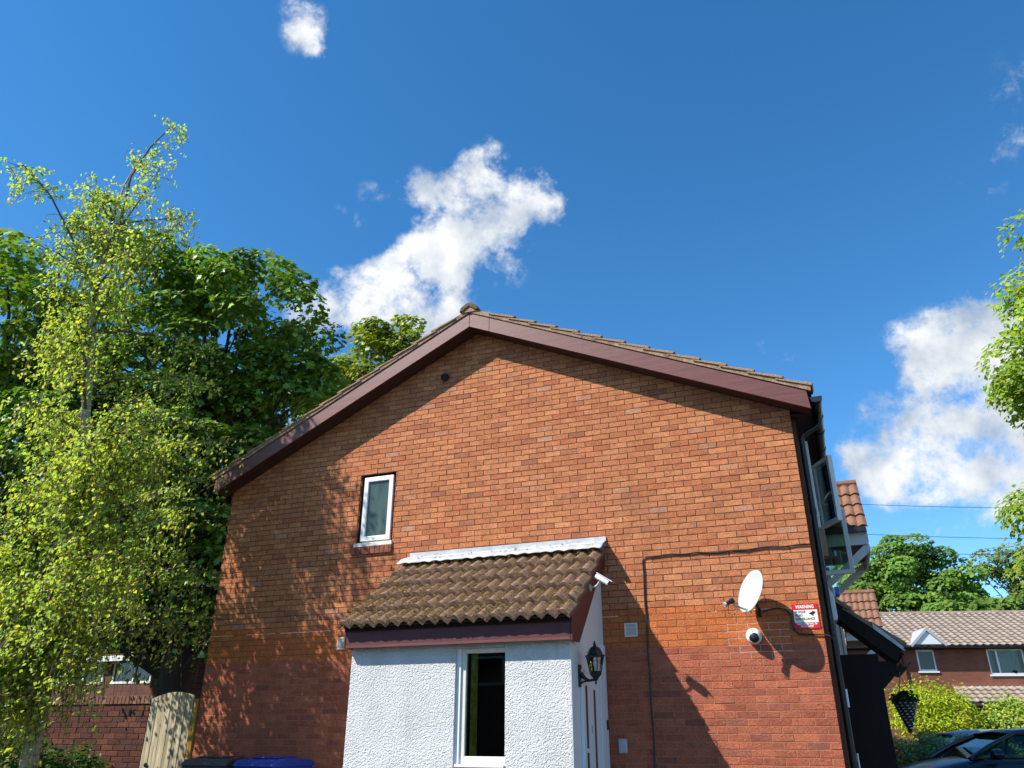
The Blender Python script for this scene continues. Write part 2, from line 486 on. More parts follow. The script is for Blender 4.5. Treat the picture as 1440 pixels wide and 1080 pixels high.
M['strip'] = mat('dark_door_glazing', (.06, .065, .07), .2, .1, 4, spec=.6)
M['blue'] = mat('blue_lens', (.01, .05, .5), .25, .05, 4, spec=.6)
M['red'] = mat('red_sign_print', (.56, .012, .02), .45, .06, 8)
M['sign_white'] = mat('sign_white', (.78, .77, .66), .45, .05, 8)
M['print_black'] = mat('black_print', (.015, .015, .015), .5, .05)
M['print_white'] = mat('white_print', (.85, .85, .82), .5, .05)
M['dish'] = mat('pale_grey_dish', (.47, .49, .47), .5, .06, 7, stain=((.4, .42, .38), 9, .62, .8))
M['bin_blue'] = mat('blue_bin_plastic', (.012, .045, .3), .35, .15, 5, .1, 60)
M['bin_black'] = mat('black_bin_plastic', (.055, .058, .062), .4, .2, 5, .1, 60)
M['paint'] = mat('dark_blue_grey_car_paint', (.017, .03, .045), .22, .06, 3, spec=.7, metal=.3)
M['silver'] = mat('silver_car_paint', (.42, .46, .52), .28, .05, 3, spec=.6, metal=.6)
M['car_glass'] = glass_mat('car_glass', (.32, .5, .42), 1.5)
M['tyre'] = mat('tyre_rubber', (.02, .02, .02), .85, .1)
M['rim'] = mat('alloy', (.5, .5, .52), .3, .05, metal=.9)
M['lamp_glass'] = glass_mat('lantern_glass', (.9, .88, .85), 1.4)
M['headlight'] = mat('headlight_glass', (.55, .58, .6), .1, .1, spec=.8)
M['bark_birch'] = mat('birch_bark', (.40, .345, .245), .9, .35, 7, .6, 25, .1, stretch=(1, 1, 3), stain=((.13, .10, .06), 3, .54, .66))
M['bark'] = mat('dark_bark', (.05, .04, .03), .95, .3, 6, 1, 18, .1, stretch=(2, 2, .5))
M['twig'] = mat('brown_twig', (.12, .085, .055), .9, .2, 6)
M['leaf'] = leaf_mat('leaf', .45)
M['leaf_thick'] = leaf_mat('maple_leaf', .25, .45, .4)
M['leaf_far'] = leaf_mat('hedge_leaf', .3, .6, .25)
M['ground'] = mat('dark_tarmac', (.06, .058, .055), .9, .2, .8, .4, 25, .2, fine=.15)
M['grass'] = mat('grass_ground', (.05, .085, .022), .95, .3, 1.2, .6, 40, .1, fine=.3)

# ------------------------------------------------------------------ ground
g = MB().add([(-400, -400, -.004), (400, -400, -.004), (400, 400, -.004), (-400, 400, -.004)], [(0, 1, 2, 3)])
tag(g.build('ground', M['grass']), 'open ground around the houses', None, kind='structure')
g = MB().add([(-14, -30, 0), (30, -30, 0), (30, 0, 0), (-14, 0, 0)], [(0, 1, 2, 3)])
g.add([(8.36, 0, 0), (30, 0, 0), (30, 27, 0), (8.36, 27, 0)], [(0, 1, 2, 3)])
tag(g.build('pavement', M['ground']), 'dark tarmac in front of the house', None, kind='structure')

# ------------------------------------------------------------------ leaves and trees
def leaves(name, pos, nrm, size, col, mt, parent, kind='kite', kindtag=None):
    n = len(pos)
    pos = np.asarray(pos, float); nrm = np.asarray(nrm, float)
    nrm = nrm / np.maximum(np.linalg.norm(nrm, axis=1, keepdims=True), 1e-6)
    rv = rng.normal(size=(n, 3))
    t = rv - nrm * (rv * nrm).sum(1, keepdims=True)
    t /= np.maximum(np.linalg.norm(t, axis=1, keepdims=True), 1e-6)
    b = np.cross(nrm, t)
    if kind == 'kite':
        T = np.array([(0, 0, 0), (.42, .36, .07), (1, 0, -.1), (.42, -.36, .07)]); F = np.array([(0, 1, 2), (0, 2, 3)])
    elif kind == 'long':
        T = np.array([(0, 0, 0), (.45, .17, .04), (1, 0, -.16), (.45, -.17, .04)]); F = np.array([(0, 1, 2), (0, 2, 3)])
    else:
        T = np.array([(0, 0, 0), (.15, .5, .05), (.62, .5, .1), (1, 0, -.12), (.62, -.5, .1), (.15, -.5, .05), (.45, 0, 0)])
        F = np.array([(0, 1, 6), (1, 2, 6), (2, 3, 6), (3, 4, 6), (4, 5, 6), (5, 0, 6)])
        if kind == 'lobed':
            T = np.array([(0, 0, 0), (.1, .42, .05), (.36, .3, .03), (.62, .56, .02), (.66, .22, .04), (1, 0, -.12), (.66, -.22, .04), (.62, -.56, .02), (.36, -.3, .03), (.1, -.42, .05)])
            F = np.array([(0, 1, 2), (2, 3, 4), (0, 2, 4), (0, 4, 5), (0, 5, 6), (0, 6, 8), (6, 7, 8), (0, 8, 9)])
    K = len(T); size = np.asarray(size).reshape(n, 1, 1)
    V = pos[:, None, :] + size * (T[None, :, 0:1] * t[:, None, :] + T[None, :, 1:2] * b[:, None, :] + T[None, :, 2:3] * nrm[:, None, :])
    FF = (F[None] + (np.arange(n) * K)[:, None, None]).reshape(-1)
    me = bpy.data.meshes.new(name)
    me.vertices.add(n * K); me.vertices.foreach_set('co', V.reshape(-1).astype(np.float32))
    nf = len(FF) // 3
    me.loops.add(nf * 3); me.loops.foreach_set('vertex_index', FF.astype(np.int32))
    me.polygons.add(nf); me.polygons.foreach_set('loop_start', np.arange(0, nf * 3, 3, dtype=np.int32))
    me.update(calc_edges=True)
    at = me.color_attributes.new('col', 'FLOAT_COLOR', 'POINT')
    c4 = np.ones((n, K, 4), np.float32); c4[:, :, :3] = np.asarray(col)[:, None, :]
    at.data.foreach_set('color', c4.reshape(-1))
    o = link(name, me, mt, parent)
    if kindtag: o['kind'] = kindtag
    return o


def leafcol(n, base, var=.25, hue=.2):
    c = np.tile(np.array(base), (n, 1))
    k = 1 + rng.normal(size=(n, 1)) * var
    c = c * np.clip(k, .35, 1.9)
    h = rng.normal(size=n) * hue
    c[:, 0] *= np.clip(1 + h, .5, 1.8); c[:, 2] *= np.clip(1 - h, .4, 1.6)
    return np.clip(c, .004, .6)


def unit(n):
    v = rng.normal(size=(n, 3)); return v / np.linalg.norm(v, axis=1, keepdims=True)


def broadleaf(name, label, base, height, trunk_r, lobes, nclump, nleaf, lsize, col, group=None, kind='lobed', clump_r=.75, mt='leaf_thick', colvar=.22, flat=.6, hue=.16, cat='tree'):
    root = thing(name, label, cat, base, 0, group)
    L = np.array(lobes, float)
    vol = L[:, 3] * L[:, 4] * L[:, 5]
    pick = rng.choice(len(L), nclump, p=vol ** .7 / (vol ** .7).sum())
    d = unit(nclump)
    rad = rng.uniform(.45, 1.0, (nclump, 1)) ** .55
    C = L[pick, :3] + d * rad * L[pick, 3:6]
    C = C - np.array(base)
    r = clump_r * rng.uniform(.6, 1.25, nclump)
    # wood
    w = MB()
    top = max(L[:, 2] + L[:, 5] * .6) - base[2]
    cx, cy = (L[:, 0].mean() - base[0]), (L[:, 1].mean() - base[1])
    trunk = [(cx * t * .7 + random.uniform(-.1, .1) * (t > 0), cy * t * .7 + random.uniform(-.1, .1) * (t > 0), top * t) for t in (0, .12, .25, .4, .55, .7, .85, .95)]
    w.tube(trunk, [trunk_r * k for k in (1.25, 1, .9, .75, .55, .38, .2, .08)], 10)
    tk = w.build('trunk', M['bark'], root, smooth=True)
    w = MB()
    for i in range(nclump):
        if i % 3: continue
        c = Vector(C[i])
        h = min(max(c.z * random.uniform(.45, .75), top * .15), top * .85)
        t = h / top
        k = int(np.searchsorted([0, .12, .25, .4, .55, .7, .85, .95], t)) - 1
        p = Vector(trunk[max(k, 0)]).lerp(Vector(trunk[min(k + 1, 7)]), .5)
        m = p.lerp(c, .5) + Vector((random.uniform(-.3, .3), random.uniform(-.3, .3), .12 * (c - p).length))
        w.tube([p, m, c], [trunk_r * .24, trunk_r * .13, trunk_r * .04], 5, False)
    w.build('branches', M['bark'], root, smooth=True)
    per = max(1, nleaf // nclump)
    idx = np.repeat(np.arange(nclump), per)
    n = len(idx)
    u = unit(n)
    u[:, 2] = np.abs(u[:, 2]) * np.where(rng.random(n) < .8, 1, -1)
    rr = rng.uniform(.55, 1.0, (n, 1)) ** .5
    P = C[idx] + u * rr * r[idx][:, None] * np.array([1, 1, flat])
    nr = u * .7 + np.array([-.25, -.3, .75]) + rng.normal(size=(n, 3)) * .38
    cl = leafcol(n, col, colvar, hue) * (1 + rng.normal(size=nclump) * .13)[idx][:, None]
    leaves('crown', P, nr, lsize * rng.uniform(.65, 1.25, n), cl, M[mt], root, kind)
    return root

# ------------------------------------------------------------------ the brick house
W = 8.347
BAND = 2.7105            # top of the smooth orange band
CO = .075
OV = .28                 # verge overhang
AX, AZ = 4.158, 6.79     # bargeboard lower apex
RX, RZ = 8.591, 4.824
LX, LZ = -.122, 4.714
DEP = 4.9                # depth of the house along y
SR = (AZ - RZ) / (RX - AX)
SLF = (AZ - LZ) / (AX - LX)


def zb(x):               # lower edge of the bargeboard
    return AZ - SR * (x - AX) if x > AX else AZ - SLF * (AX - x)


house = thing('brick_house', 'orange brick house with plain gable end, maroon bargeboards and white lean-to porch', 'house')
WX0, WX1, WZ0, WZ1 = 2.335, 2.925, 3.775, 4.81

core = MB()
yb, yf = .25, .0
top = lambda x: zb(x) + .03
core.prism([(0, 0), (WX0, 0), (WX0, top(WX0)), (0, top(0))], 'y', yf, yb)
core.prism([(WX0, 0), (WX1, 0), (WX1, WZ0), (WX0, WZ0)], 'y', yf, yb)
core.prism([(WX0, WZ1), (WX1, WZ1), (WX1, top(WX1)), (WX0, top(WX0))], 'y', yf, yb)
core.prism([(WX1, 0), (W, 0), (W, top(W)), (AX, top(AX)), (WX1, top(WX1))], 'y', yf, yb)
gable = core.build('gable_wall', M['mortar'], house)


def lerp3(a, b, t):
    return tuple(p + (q - p) * t for p, q in zip(a, b))


def brick_col(z, x):
    if z > BAND:
        t = min(max(random.gauss(.5, .27), 0), 1)
        c = lerp3((.395, .128, .055), (.545, .213, .09), t)
        q = random.random()
        if q < .06: c = lerp3(c, (.23, .085, .055), random.uniform(.2, .65))
        elif q < .10: c = lerp3(c, (.40, .24, .17), random.uniform(.15, .55))
    elif z > BAND - 6 * CO:
        c = lerp3((.46, .125, .036), (.50, .145, .043), random.random())
    else:
        t = min(max(random.gauss(.5, .27), 0), 1)
        c = lerp3((.31, .085, .046), (.43, .13, .066), t)
        if random.random() < .08: c = lerp3(c, (.2, .07, .05), random.uniform(.2, .7))
    return tuple(v * random.uniform(.97, 1.03) for v in c)


def brick_shape(xa, xb, za, zt, yface, depth=.05):
    ch = .003
    y1 = yface + depth
    v = [(xa + ch, yface, za + ch), (xb - ch, yface, za + ch), (xb - ch, yface, zt - ch), (xa + ch, yface, zt - ch),
         (xa, yface + ch, za), (xb, yface + ch, za), (xb, yface + ch, zt), (xa, yface + ch, zt),
         (xa, y1, za), (xb, y1, za), (xb, y1, zt), (xa, y1, zt)]
    J = .0022
    v = [(x + random.uniform(-J, J), y + random.uniform(-.0012, .0012) * (i < 4), z + random.uniform(-J, J)) for i, (x, y, z) in enumerate(v)]
    f = [(0, 1, 2, 3), (4, 5, 1, 0), (5, 6, 2, 1), (6, 7, 3, 2), (7, 4, 0, 3), (8, 9, 5, 4), (9, 10, 6, 5), (10, 11, 7, 6), (11, 8, 4, 7)]
    return v, f


def project(p):
    d = Vector(p) - CAM
    w = d.dot(fw)
    return 720 + 1090 * d.dot(rt) / w, 540 - 1090 * d.dot(up) / w, w


BR = []
for j in range(-36, 56):
    z0 = BAND + CO * j + .004
    z1 = BAND + CO * (j + 1) - .004
    if j < -35: z0 = max(z0, .0)
    xr = W
    first = .1125 if j % 2 == 0 else .225
    while xr > .004:
        xl = max(xr - first, 0)
        first = .225
        a, b = xl + .004, xr - .004
        if xr == W: b = xr
        if xl == 0: a = 0
        xr = xl
        if b - a < .02: continue
        zt = min(top(a), top(b)) if not (a < AX < b) else top(a)
        if z0 > max(top(a), top(b)) - .03: continue
        segs = [(a, b)]
        if z1 > WZ0 and z0 < WZ1:
            segs = []
            if a < WX0: segs.append((a, min(b, WX0)))
            if b > WX1: segs.append((max(a, WX1), b))
        for s, t in segs:
            if t - s > .015:
                BR.append((s, t, z0, z1))


def shown(b):
    x = (b[0] + b[1]) / 2; z = (b[2] + b[3]) / 2
    px, py, w = project((x, 0, z))
    if py > 1085: return 0
    if 470 < px < 860 and py > 905: return 0
    return (b[1] - b[0]) / (w * w)


order = sorted(range(len(BR)), key=lambda i: -shown(BR[i]))
single = set(order[:300])
rest = MB()
for i, b in enumerate(BR):
    col = brick_col((b[2] + b[3]) / 2, (b[0] + b[1]) / 2)
    smooth_band = BAND - 6 * CO < (b[2] + b[3]) / 2 < BAND
    yfc = -random.uniform(.0015, .005) if not smooth_band else -.003
    if i in single:
        v, f = brick_shape(*b, yfc)
        MB().add(v, f, col).build('brick', M['brick'], gable)
    else:
        v, f = brick_shape(*b, yfc)
        rest.add(v, f, col)
tag(rest.build('brickwork', M['brick'], gable), kind='stuff')

# the other walls
w = MB()
w.box(W - .25, W - .002, .252, DEP - .002, 0, zb(W) + .05)
w.build('facade_wall', M['facade_brick'], house)
w = MB().box(.002, .25, .252, DEP, 0, zb(0) + .05)
w.build('back_wall', M['facade_brick'], house)
w = MB().prism([(.25, 0), (W - .25, 0), (W - .25, zb(W) + .05), (AX, AZ), (.25, zb(0) + .05)], 'y', DEP - .2, DEP)
w.build('party_wall', M['facade_brick'], house)
B(.25, W - .25, .26, DEP - .21, 2.2, 2.4).build('upper_floor', M['dark_room'], house)

# window in the gable
win = MB()
fo = .05
for (a, b, c, d) in ((WX0 + .004, WX0 + fo, WZ0, WZ1), (WX1 - fo, WX1 - .004, WZ0, WZ1)):
    win.box(a, b, .06, .13, c, d)
win.box(WX0 + fo, WX1 - fo, .06, .13, WZ1 - .035, WZ1 - .003)
win.box(WX0 + fo, WX1 - fo, .06, .13, WZ0 + .003, WZ0 + .03)
wn = win.build('window', M['dark_wood_shade'], house)
fr = MB()
a, b, c, d = WX0 + .055, WX1 - .055, WZ0 + .06, WZ1 - .035
T = .068
fr.box(a, a + T, .02, .07, c, d); fr.box(b - T, b, .02, .07, c, d)
fr.box(a + T, b - T, .02, .07, d - T, d); fr.box(a + T, b - T, .02, .07, c, c + T)
fr.build('sash_frame', M['white'], wn, .006)
B(a + T - .01, b - T + .01, .048, .058, c + T - .01, d - T + .01).build('pane', M['obscure'], wn)
MB().lathe([(.0, 0), (.03, 0), (.032, .06), (.022, .1), (.012, .12), (.012, .15), (0, .15)], (WX0 + .33, .1, c + T), 12).build('bottle', M['white'], wn)
sl_ = MB().box(WX0 - .01, WX1 + .01, -.03, .06, WZ0 - .028, WZ0 + .028)
sl_.build('sill', M['cream'], wn, .005)
sb = MB()
x = WX0 - .04
while x < WX1 + .0:
    v, f = brick_shape(x + .003, min(x + .073, WX1 + .01), WZ0 - .135, WZ0 - .031, -.035, .05)
    o = MB().add(v, f).build('sill_brick', M['sill_brick'], wn)
    x += .076

# bargeboards, soffit, roof
BH = .228


def board(x0, x1, y0=-OV - .02, y1=-OV, e0=.0, e1=.0):
    return MB().prism([(x0, zb(x0)), (x1, zb(x1)), (x1 + e1, zb(x1) + BH), (x0 + e0, zb(x0) + BH)], 'y', y0, y1)


board(AX + .002, AX + .315).build('bargeboard', M['maroon'], house, .003)
board(AX + .319, RX, e1=-.02).build('bargeboard', M['maroon'], house, .003)
board(LX, AX - .002, e0=.02).build('bargeboard', M['maroon'], house, .003)
s = MB()
s.prism([(LX + .01, zb(LX) + .022), (AX, AZ + .022), (AX, AZ + .036), (LX + .01, zb(LX) + .036)], 'y', -OV + .001, .0)
s.prism([(AX, AZ + .022), (RX - .01, zb(RX) + .022), (RX - .01, zb(RX) + .036), (AX, AZ + .036)], 'y', -OV + .001, .0)
s.box(W + .001, RX - .012, .0, DEP, RZ + .05, RZ + .064)
s.box(LX + .012, -.001, .0, DEP, LZ + .05, LZ + .064)
s.build('soffit', M['soffit'], house)
B(RX - .012, RX + .004, -OV + .003, DEP, RZ - .0, RZ + .2).build('fascia', M['dark_wood_shade'], house)
B(LX - .004, LX + .012, -OV + .003, DEP, LZ - .0, LZ + .2).build('fascia', M['dark_wood_shade'], house)
# bedding mortar under the verge tiles
for (x0, x1) in ((LX - .03, AX), (AX, RX + .03)):
    MB().prism([(x0, zb(x0) + BH + .002), (x1, zb(x1) + BH + .002), (x1, zb(x1) + BH + .07), (x0, zb(x0) + BH + .07)], 'y', -OV - .035, -.1).build('verge_bedding', M['verge'], house)
rf = MB()
x0, x1 = LX - .03, RX + .03
rf.prism([(x0, zb(x0) + BH + .004), (AX, AZ + BH + .004), (AX, AZ + BH + .06), (x0, zb(x0) + BH + .06)], 'y', -.09, DEP)
rf.prism([(AX, AZ + BH + .004), (x1, zb(x1) + BH + .004), (x1, zb(x1) + BH + .06), (AX, AZ + BH + .06)], 'y', -.09, DEP)
roof = rf.build('roof', M['tile'], house)


def tile_mesh(name, wd=.30, ln=.40, th=.024, roll=.032, seg=14, rolls=2, wear=0):
    m = MB()
    xs = [wd * i / seg for i in range(seg + 1)]
    h = [roll * abs(math.sin(math.pi * rolls * i / seg)) ** 1.25 for i in range(seg + 1)]
    n = seg + 1
    rows = [(0.0, 0), (.001, th * .94), (.012, th), (ln, th * .55)]
    for (y, t) in rows:
        m.v += [(xs[i], y + random.uniform(-wear, wear), h[i] + t + (random.uniform(-wear, wear) if t else 0)) for i in range(n)]
    for k in range(len(rows) - 1):
        m.f += [(k * n + i, k * n + i + 1, (k + 1) * n + i + 1, (k + 1) * n + i) for i in range(seg)]
    b = len(m.v)
    m.v += [(xs[i], ln, h[i]) for i in range(n)]
    m.f += [(b + i + 1, b + i, i, i + 1)[::-1] for i in range(seg)]
    for e in (0, seg):
        m.f.append((e, n + e, 2 * n + e, 3 * n + e, b + e))
    me = m.mesh(name)
    me.polygons.foreach_set('use_smooth', [True] * len(me.polygons))
    try: me.set_sharp_from_angle(angle=R(45))
    except Exception: pass
    return me


def place(me, name, mt, parent, org, U, Vv, tilt=.0, jit=.0):
    U = Vector(U).normalized(); Vv = Vector(Vv).normalized(); Nn = U.cross(Vv)
    V2 = (Vv * math.cos(tilt) - Nn * math.sin(tilt)).normalized()
    N2 = U.cross(V2)
    o = link(name, me, mt, parent)
    p = Vector(org) + N2 * random.uniform(0, jit) + U * random.uniform(-jit, jit)
    o.matrix_local = Matrix(((U.x, V2.x, N2.x, p.x), (U.y, V2.y, N2.y, p.y), (U.z, V2.z, N2.z, p.z), (0, 0, 0, 1)))
    return o


vt = tile_mesh('verge_tile', wd=.30, ln=.42, th=.028, roll=.03)
GA = .345
for side in (1, -1):
    xe = (RX + .05) if side == 1 else (LX - .05)
    sl0 = SR if side == 1 else SLF
    Vv = Vector((-side, 0, sl0)).normalized()
    length = abs(xe - AX) / abs(Vv.x)
    n = int((length - .12) / GA)
    for k in range(n):
        p = Vector((xe, 0, zb(xe) + BH + .068)) + Vv * (k * GA)
        U = (0, 1, 0) if side == 1 else (0, -1, 0)
        p.y = -OV - .05 if side == 1 else -OV - .05 + .30
        place(vt, 'roof_tile', M['verge'], roof, p, U, Vv, .07, .006)
# ridge
rt_ = MB()
pr = [(-.15, -.075), (-.13, -.012), (-.05, .045), (0, .06), (.05, .045), (.13, -.012), (.15, -.075), (.10, -.075), (0, .0), (-.10, -.075)]
zr = AZ + BH + .095
k = 0
y = -OV - .07
while y < DEP:
    m_ = MB().prism([(AX + a, zr + b + (.006 if k % 2 else 0)) for a, b in pr], 'y', y, min(y + .44, DEP))
    m_.build('ridge_tile', M['ridge'], roof, .008)
    y += .445; k += 1
MB().prism([(AX - .12, zr - .09), (AX + .12, zr - .09), (AX + .1, zr - .03), (AX, zr + .02), (AX - .1, zr - .03)], 'y', -OV - .05, -OV + .05).build('ridge_bedding', M['verge'], roof)
# gutter, downpipe and corner board on the facade side
gp = [(.06 * math.cos(t), .06 * math.sin(t)) for t in [math.pi + math.pi * i / 8 for i in range(9)]]
gp += [(.052 * math.cos(t), .052 * math.sin(t) + .002) for t in [2 * math.pi - math.pi * i / 8 for i in range(9)]]
gx, gz = RX + .072, RZ + .15
gut = MB().prism([(gx + a, gz + b) for a, b in gp], 'y', -OV + .02, DEP).build('gutter', M['black'], house)
for y in (-.22, .35, .9, 1.6, 2.4, 3.2, 4.0, 4.7):
    MB().prism([(gx + 1.14 * a, gz + 1.14 * b) for a, b in gp], 'y', y, y + .06).build('bracket', M['black'], gut)
MB().prism([(gx - .068, gz), (gx - .05, gz - .06), (gx, gz - .072), (gx + .05, gz - .06), (gx + .068, gz)], 'y', -OV + .0, -OV + .018).build('stop_end', M['black'], gut)
px_ = W + .085
MB().tube([(gx, .2, gz - .05), (gx, .2, gz - .16), (gx - .03, .2, gz - .2), (px_ + .03, .2, gz - .29), (px_, .2, gz - .33), (px_, .2, 0.02)], .034, 12).build('downpipe', M['black'], house, smooth=True)
for z in (3.7, 2.35, 1.1):
    MB().tube([(px_, .2, z), (px_, .2, z + .06)], .041, 12).build('pipe_clip', M['black'], house)
B(W + .002, W + .05, .1, .145, 0, RZ + .05).build('corner_board', M['brown_wood'], house)
MB().tube([(W + .135, .22, .75), (W + .135, .22, 1.18)], .008, 6).build('conduit', M['white'], house)
MB().tube([(W + .125, .22, 1.62), (W + .125, .22, 1.8)], .012, 6).build('conduit', M['white'], house)
# facade windows: the fixed frame seen edge on and two casements standing open
wf = MB()
wf.box(W + .05, W + .145, .36, .43, 3.58, 4.66)
wf.box(W + .002, W + .06, .43, 1.24, 3.56, 3.63); wf.box(W + .002, W + .06, .43, 1.24, 4.62, 4.68); wf.box(W + .002, W + .06, 1.2, 1.26, 3.63, 4.62)
fw_ = wf.build('window', M['white'], house, .004)
B(W + .002, W + .015, .43, 1.2, 3.63, 4.62).build('pane', M['far_glass'], fw_)
B(W + .06, W + .18, .44, .62, 3.26, 3.6).build('trim_board', M['tan_wood'], house)
B(W + .002, W + .12, .64, .70, 2.6, 3.5).build('trim_board', M['brown_wood'], house)


def casement(p0, p1, z0, z1, T=.06):
    p0 = Vector((*p0, 0)); p1 = Vector((*p1, 0))
    e = (p1 - p0); Lh = e.length; e.normalize()
    nn = Vector((-e.y, e.x, 0))
    m = MB()

    def bar(s0, s1, a, b, th=.03):
        c = p0 + e * ((s0 + s1) / 2) + Vector((0, 0, (a + b) / 2))
        m.obox(c, e * ((s1 - s0) / 2), nn * th, Vector((0, 0, (b - a) / 2)))
    bar(0, T, z0, z1); bar(Lh - T, Lh, z0, z1)
    bar(T, Lh - T, z0, z0 + T); bar(T, Lh - T, z1 - T, z1)
    o = m.build('open_casement', M['white'], house, .005)
    g_ = MB().obox(p0 + e * (Lh / 2) + Vector((0, 0, (z0 + z1) / 2)), e * (Lh / 2 - T + .01), nn * .008, Vector((0, 0, (z1 - z0) / 2 - T + .01)))
    g_.build('pane', M['sash_glass'], o)
    return o, e, nn


c1, e1, n1 = casement((8.53, 1.22), (8.73, .83), 3.76, 4.60, .05)
MB().tube([(8.55, 1.16, 4.05), (8.6, 1.0, 4.09), (8.64, .98, 4.14), (8.68, .92, 4.15)], .012, 6).build('window_handle', M['white'], c1)
casement((8.40, 4.02), (8.90, 4.0), 3.66, 4.68, .068)
wf = MB()
wf.box(W + .002, W + .06, 3.3, 4.0, 3.56, 3.63); wf.box(W + .002, W + .06, 3.3, 4.0, 4.68, 4.74); wf.box(W + .002, W + .06, 3.26, 3.32, 3.63, 4.68)
fw2 = wf.build('window', M['white'], house, .004)
B(W + .002, W + .015, 3.32, 4.0, 3.63, 4.68).build('pane', M['far_glass'], fw2)

# air bricks
def vent(x, z, sx, sz, mname, mt2):
    m = MB()
    m.box(x - sx / 2, x + sx / 2, -.022, -.001, z - sz / 2, z - sz / 2 + .018); m.box(x - sx / 2, x + sx / 2, -.022, -.001, z + sz / 2 - .018, z + sz / 2)
    m.box(x - sx / 2, x - sx / 2 + .018, -.022, -.001, z - sz / 2 + .018, z + sz / 2 - .018); m.box(x + sx / 2 - .018, x + sx / 2, -.022, -.001, z - sz / 2 + .018, z + sz / 2 - .018)
    v_ = m.build('air_vent', M[mname], house, .003)
    B(x - sx / 2 + .018, x + sx / 2 - .018, -.008, -.001, z - sz / 2 + .018, z + sz / 2 - .018).build('vent_back', M[mt2], v_)
    k = z - sz / 2 + .026
    while k < z + sz / 2 - .03:
        B(x - sx / 2 + .018, x + sx / 2 - .018, -.018, -.009, k, k + .007).build('slat', M[mname], v_)
        k += .015


vent(6.234, 2.472, .155, .155, 'cream', 'grey_plastic')
vent(2.262, 2.462, .135, .155, 'cream', 'grey_plastic')
MB().box(6.02, 6.12, -.035, -.001, 1.16, 1.31).build('outlet_cover', M['grey_plastic'], house, .012)

# lean-to canopy over the front door on the facade
cn = house
CY0, CY1 = .8, 2.6
cz = lambda x: 2.79 - .92 * (x - 8.52)
MB().prism([(W + .002, cz(W) - .2), (9.06, cz(9.06) - .2), (9.12, cz(9.12)), (W + .002, cz(W))], 'y', CY0, CY0 + .03).build('canopy_bargeboard', M['dark_wood_shade'], house)
MB().prism([(W + .002, cz(W) - .06), (9.12, cz(9.12) - .06), (9.12, cz(9.12) - .01), (W + .002, cz(W) - .01)], 'y', CY0 + .031, CY1).build('canopy_roof', M['dark_wood_shade'], house)
MB().prism([(8.87, cz(8.87) + .002), (9.15, cz(9.15) + .002), (9.15, cz(9.15) + .05), (8.87, cz(8.87) + .06)], 'y', CY0 - .02, CY0 + .1).build('verge_strip', M['lead'], house)
ct = tile_mesh('canopy_tile', wd=.30, ln=.42, th=.028, roll=.03)
Vv = Vector((-1, 0, .92)).normalized()
for k in range(4):
    for q in range(6):
        pp = Vector((9.16, CY0 - .015 + .3 * q, cz(9.16) + (.055 if q == 0 and k == 0 else .005))) + Vv * (k * .345)
        if k == 3 and pp.x < W + .3: pass
        place(ct, 'roof_tile', M['tile'], house, pp, (0, 1, 0), Vv, .07, .006)
B(8.38, 8.87, CY0 + .06, CY0 + .16, 0, 2.2).build('canopy_side_wall', M['dark_wood_shade'], house)  # deep shade on this wall is put into its near-black timber colour
B(8.80, 8.90, CY1 - .16, CY1 - .06, 0, 2.1).build('canopy_post', M['dark_wood_shade'], house)
MB().prism([(9.14 + .9 * a, 2.10 + .9 * b) for a, b in gp], 'y', CY0 + .0, CY1).build('canopy_gutter', M['black'], house)
MB().prism([(8.87, 1.82), (8.87, 2.12), (9.06, 2.12), (9.03, 1.98)], 'y', CY0 + .07, CY0 + .15).build('canopy_bracket', M['dark_wood_shade'], house)

# ------------------------------------------------------------------ the lean-to porch
PX0, PX1, PY = 3.27, 5.885, -1.30
porch = thing('entrance_porch', 'white pebbledash lean-to porch with mossy tiled roof against the gable wall', 'porch', (PX0, PY, 0))
po = Vector((PX0, PY, 0))


def PB(m, name, mt, parent=None, bevel=0, smooth=False):
    m.v = [(x - po.x, y - po.y, z - po.z) for x, y, z in m.v] if parent is None or parent is porch else m.v
    return m.build(name, M[mt], parent or porch, bevel, smooth)


def PP(m, name, mt, parent=None, bevel=0, smooth=False):     # for sub-parts: also in the porch frame
    m.v = [(x - po.x, y - po.y, z - po.z) for x, y, z in m.v]
    return m.build(name, M[mt], parent or porch, bevel, smooth)


PW0, PW1, PZ0, PZ1 = 4.585, 5.165, 1.065, 2.2
fwm = MB()
fwm.box(PX0, PW0, PY, PY + .12, 0, 2.32); fwm.box(PW1, PX1, PY, PY + .12, 0, 2.32); fwm.box(PW0, PW1, PY, PY + .12, 0, PZ0 - .03); fwm.box(PW0, PW1, PY + .002, PY + .12, PZ1, 2.32)
PP(fwm, 'front_wall', 'pebble')
zr_ = lambda y: 3.45 + .686 * y           # roof line (top of boarding) against y
side = MB().prism([(PY + .002, 0), (-.012, 0), (-.012, zr_(-.01)), (PY + .002, zr_(PY))], 'x', PX1 - .1, PX1 + .008)
PP(side, 'side_wall', 'white_wall')
side = MB().prism([(PY + .12, 0), (-.012, 0), (-.012, zr_(-.01)), (PY + .12, zr_(PY + .12))], 'x', PX0 + .002, PX0 + .1)
PP(side, 'side_wall', 'white_wall')
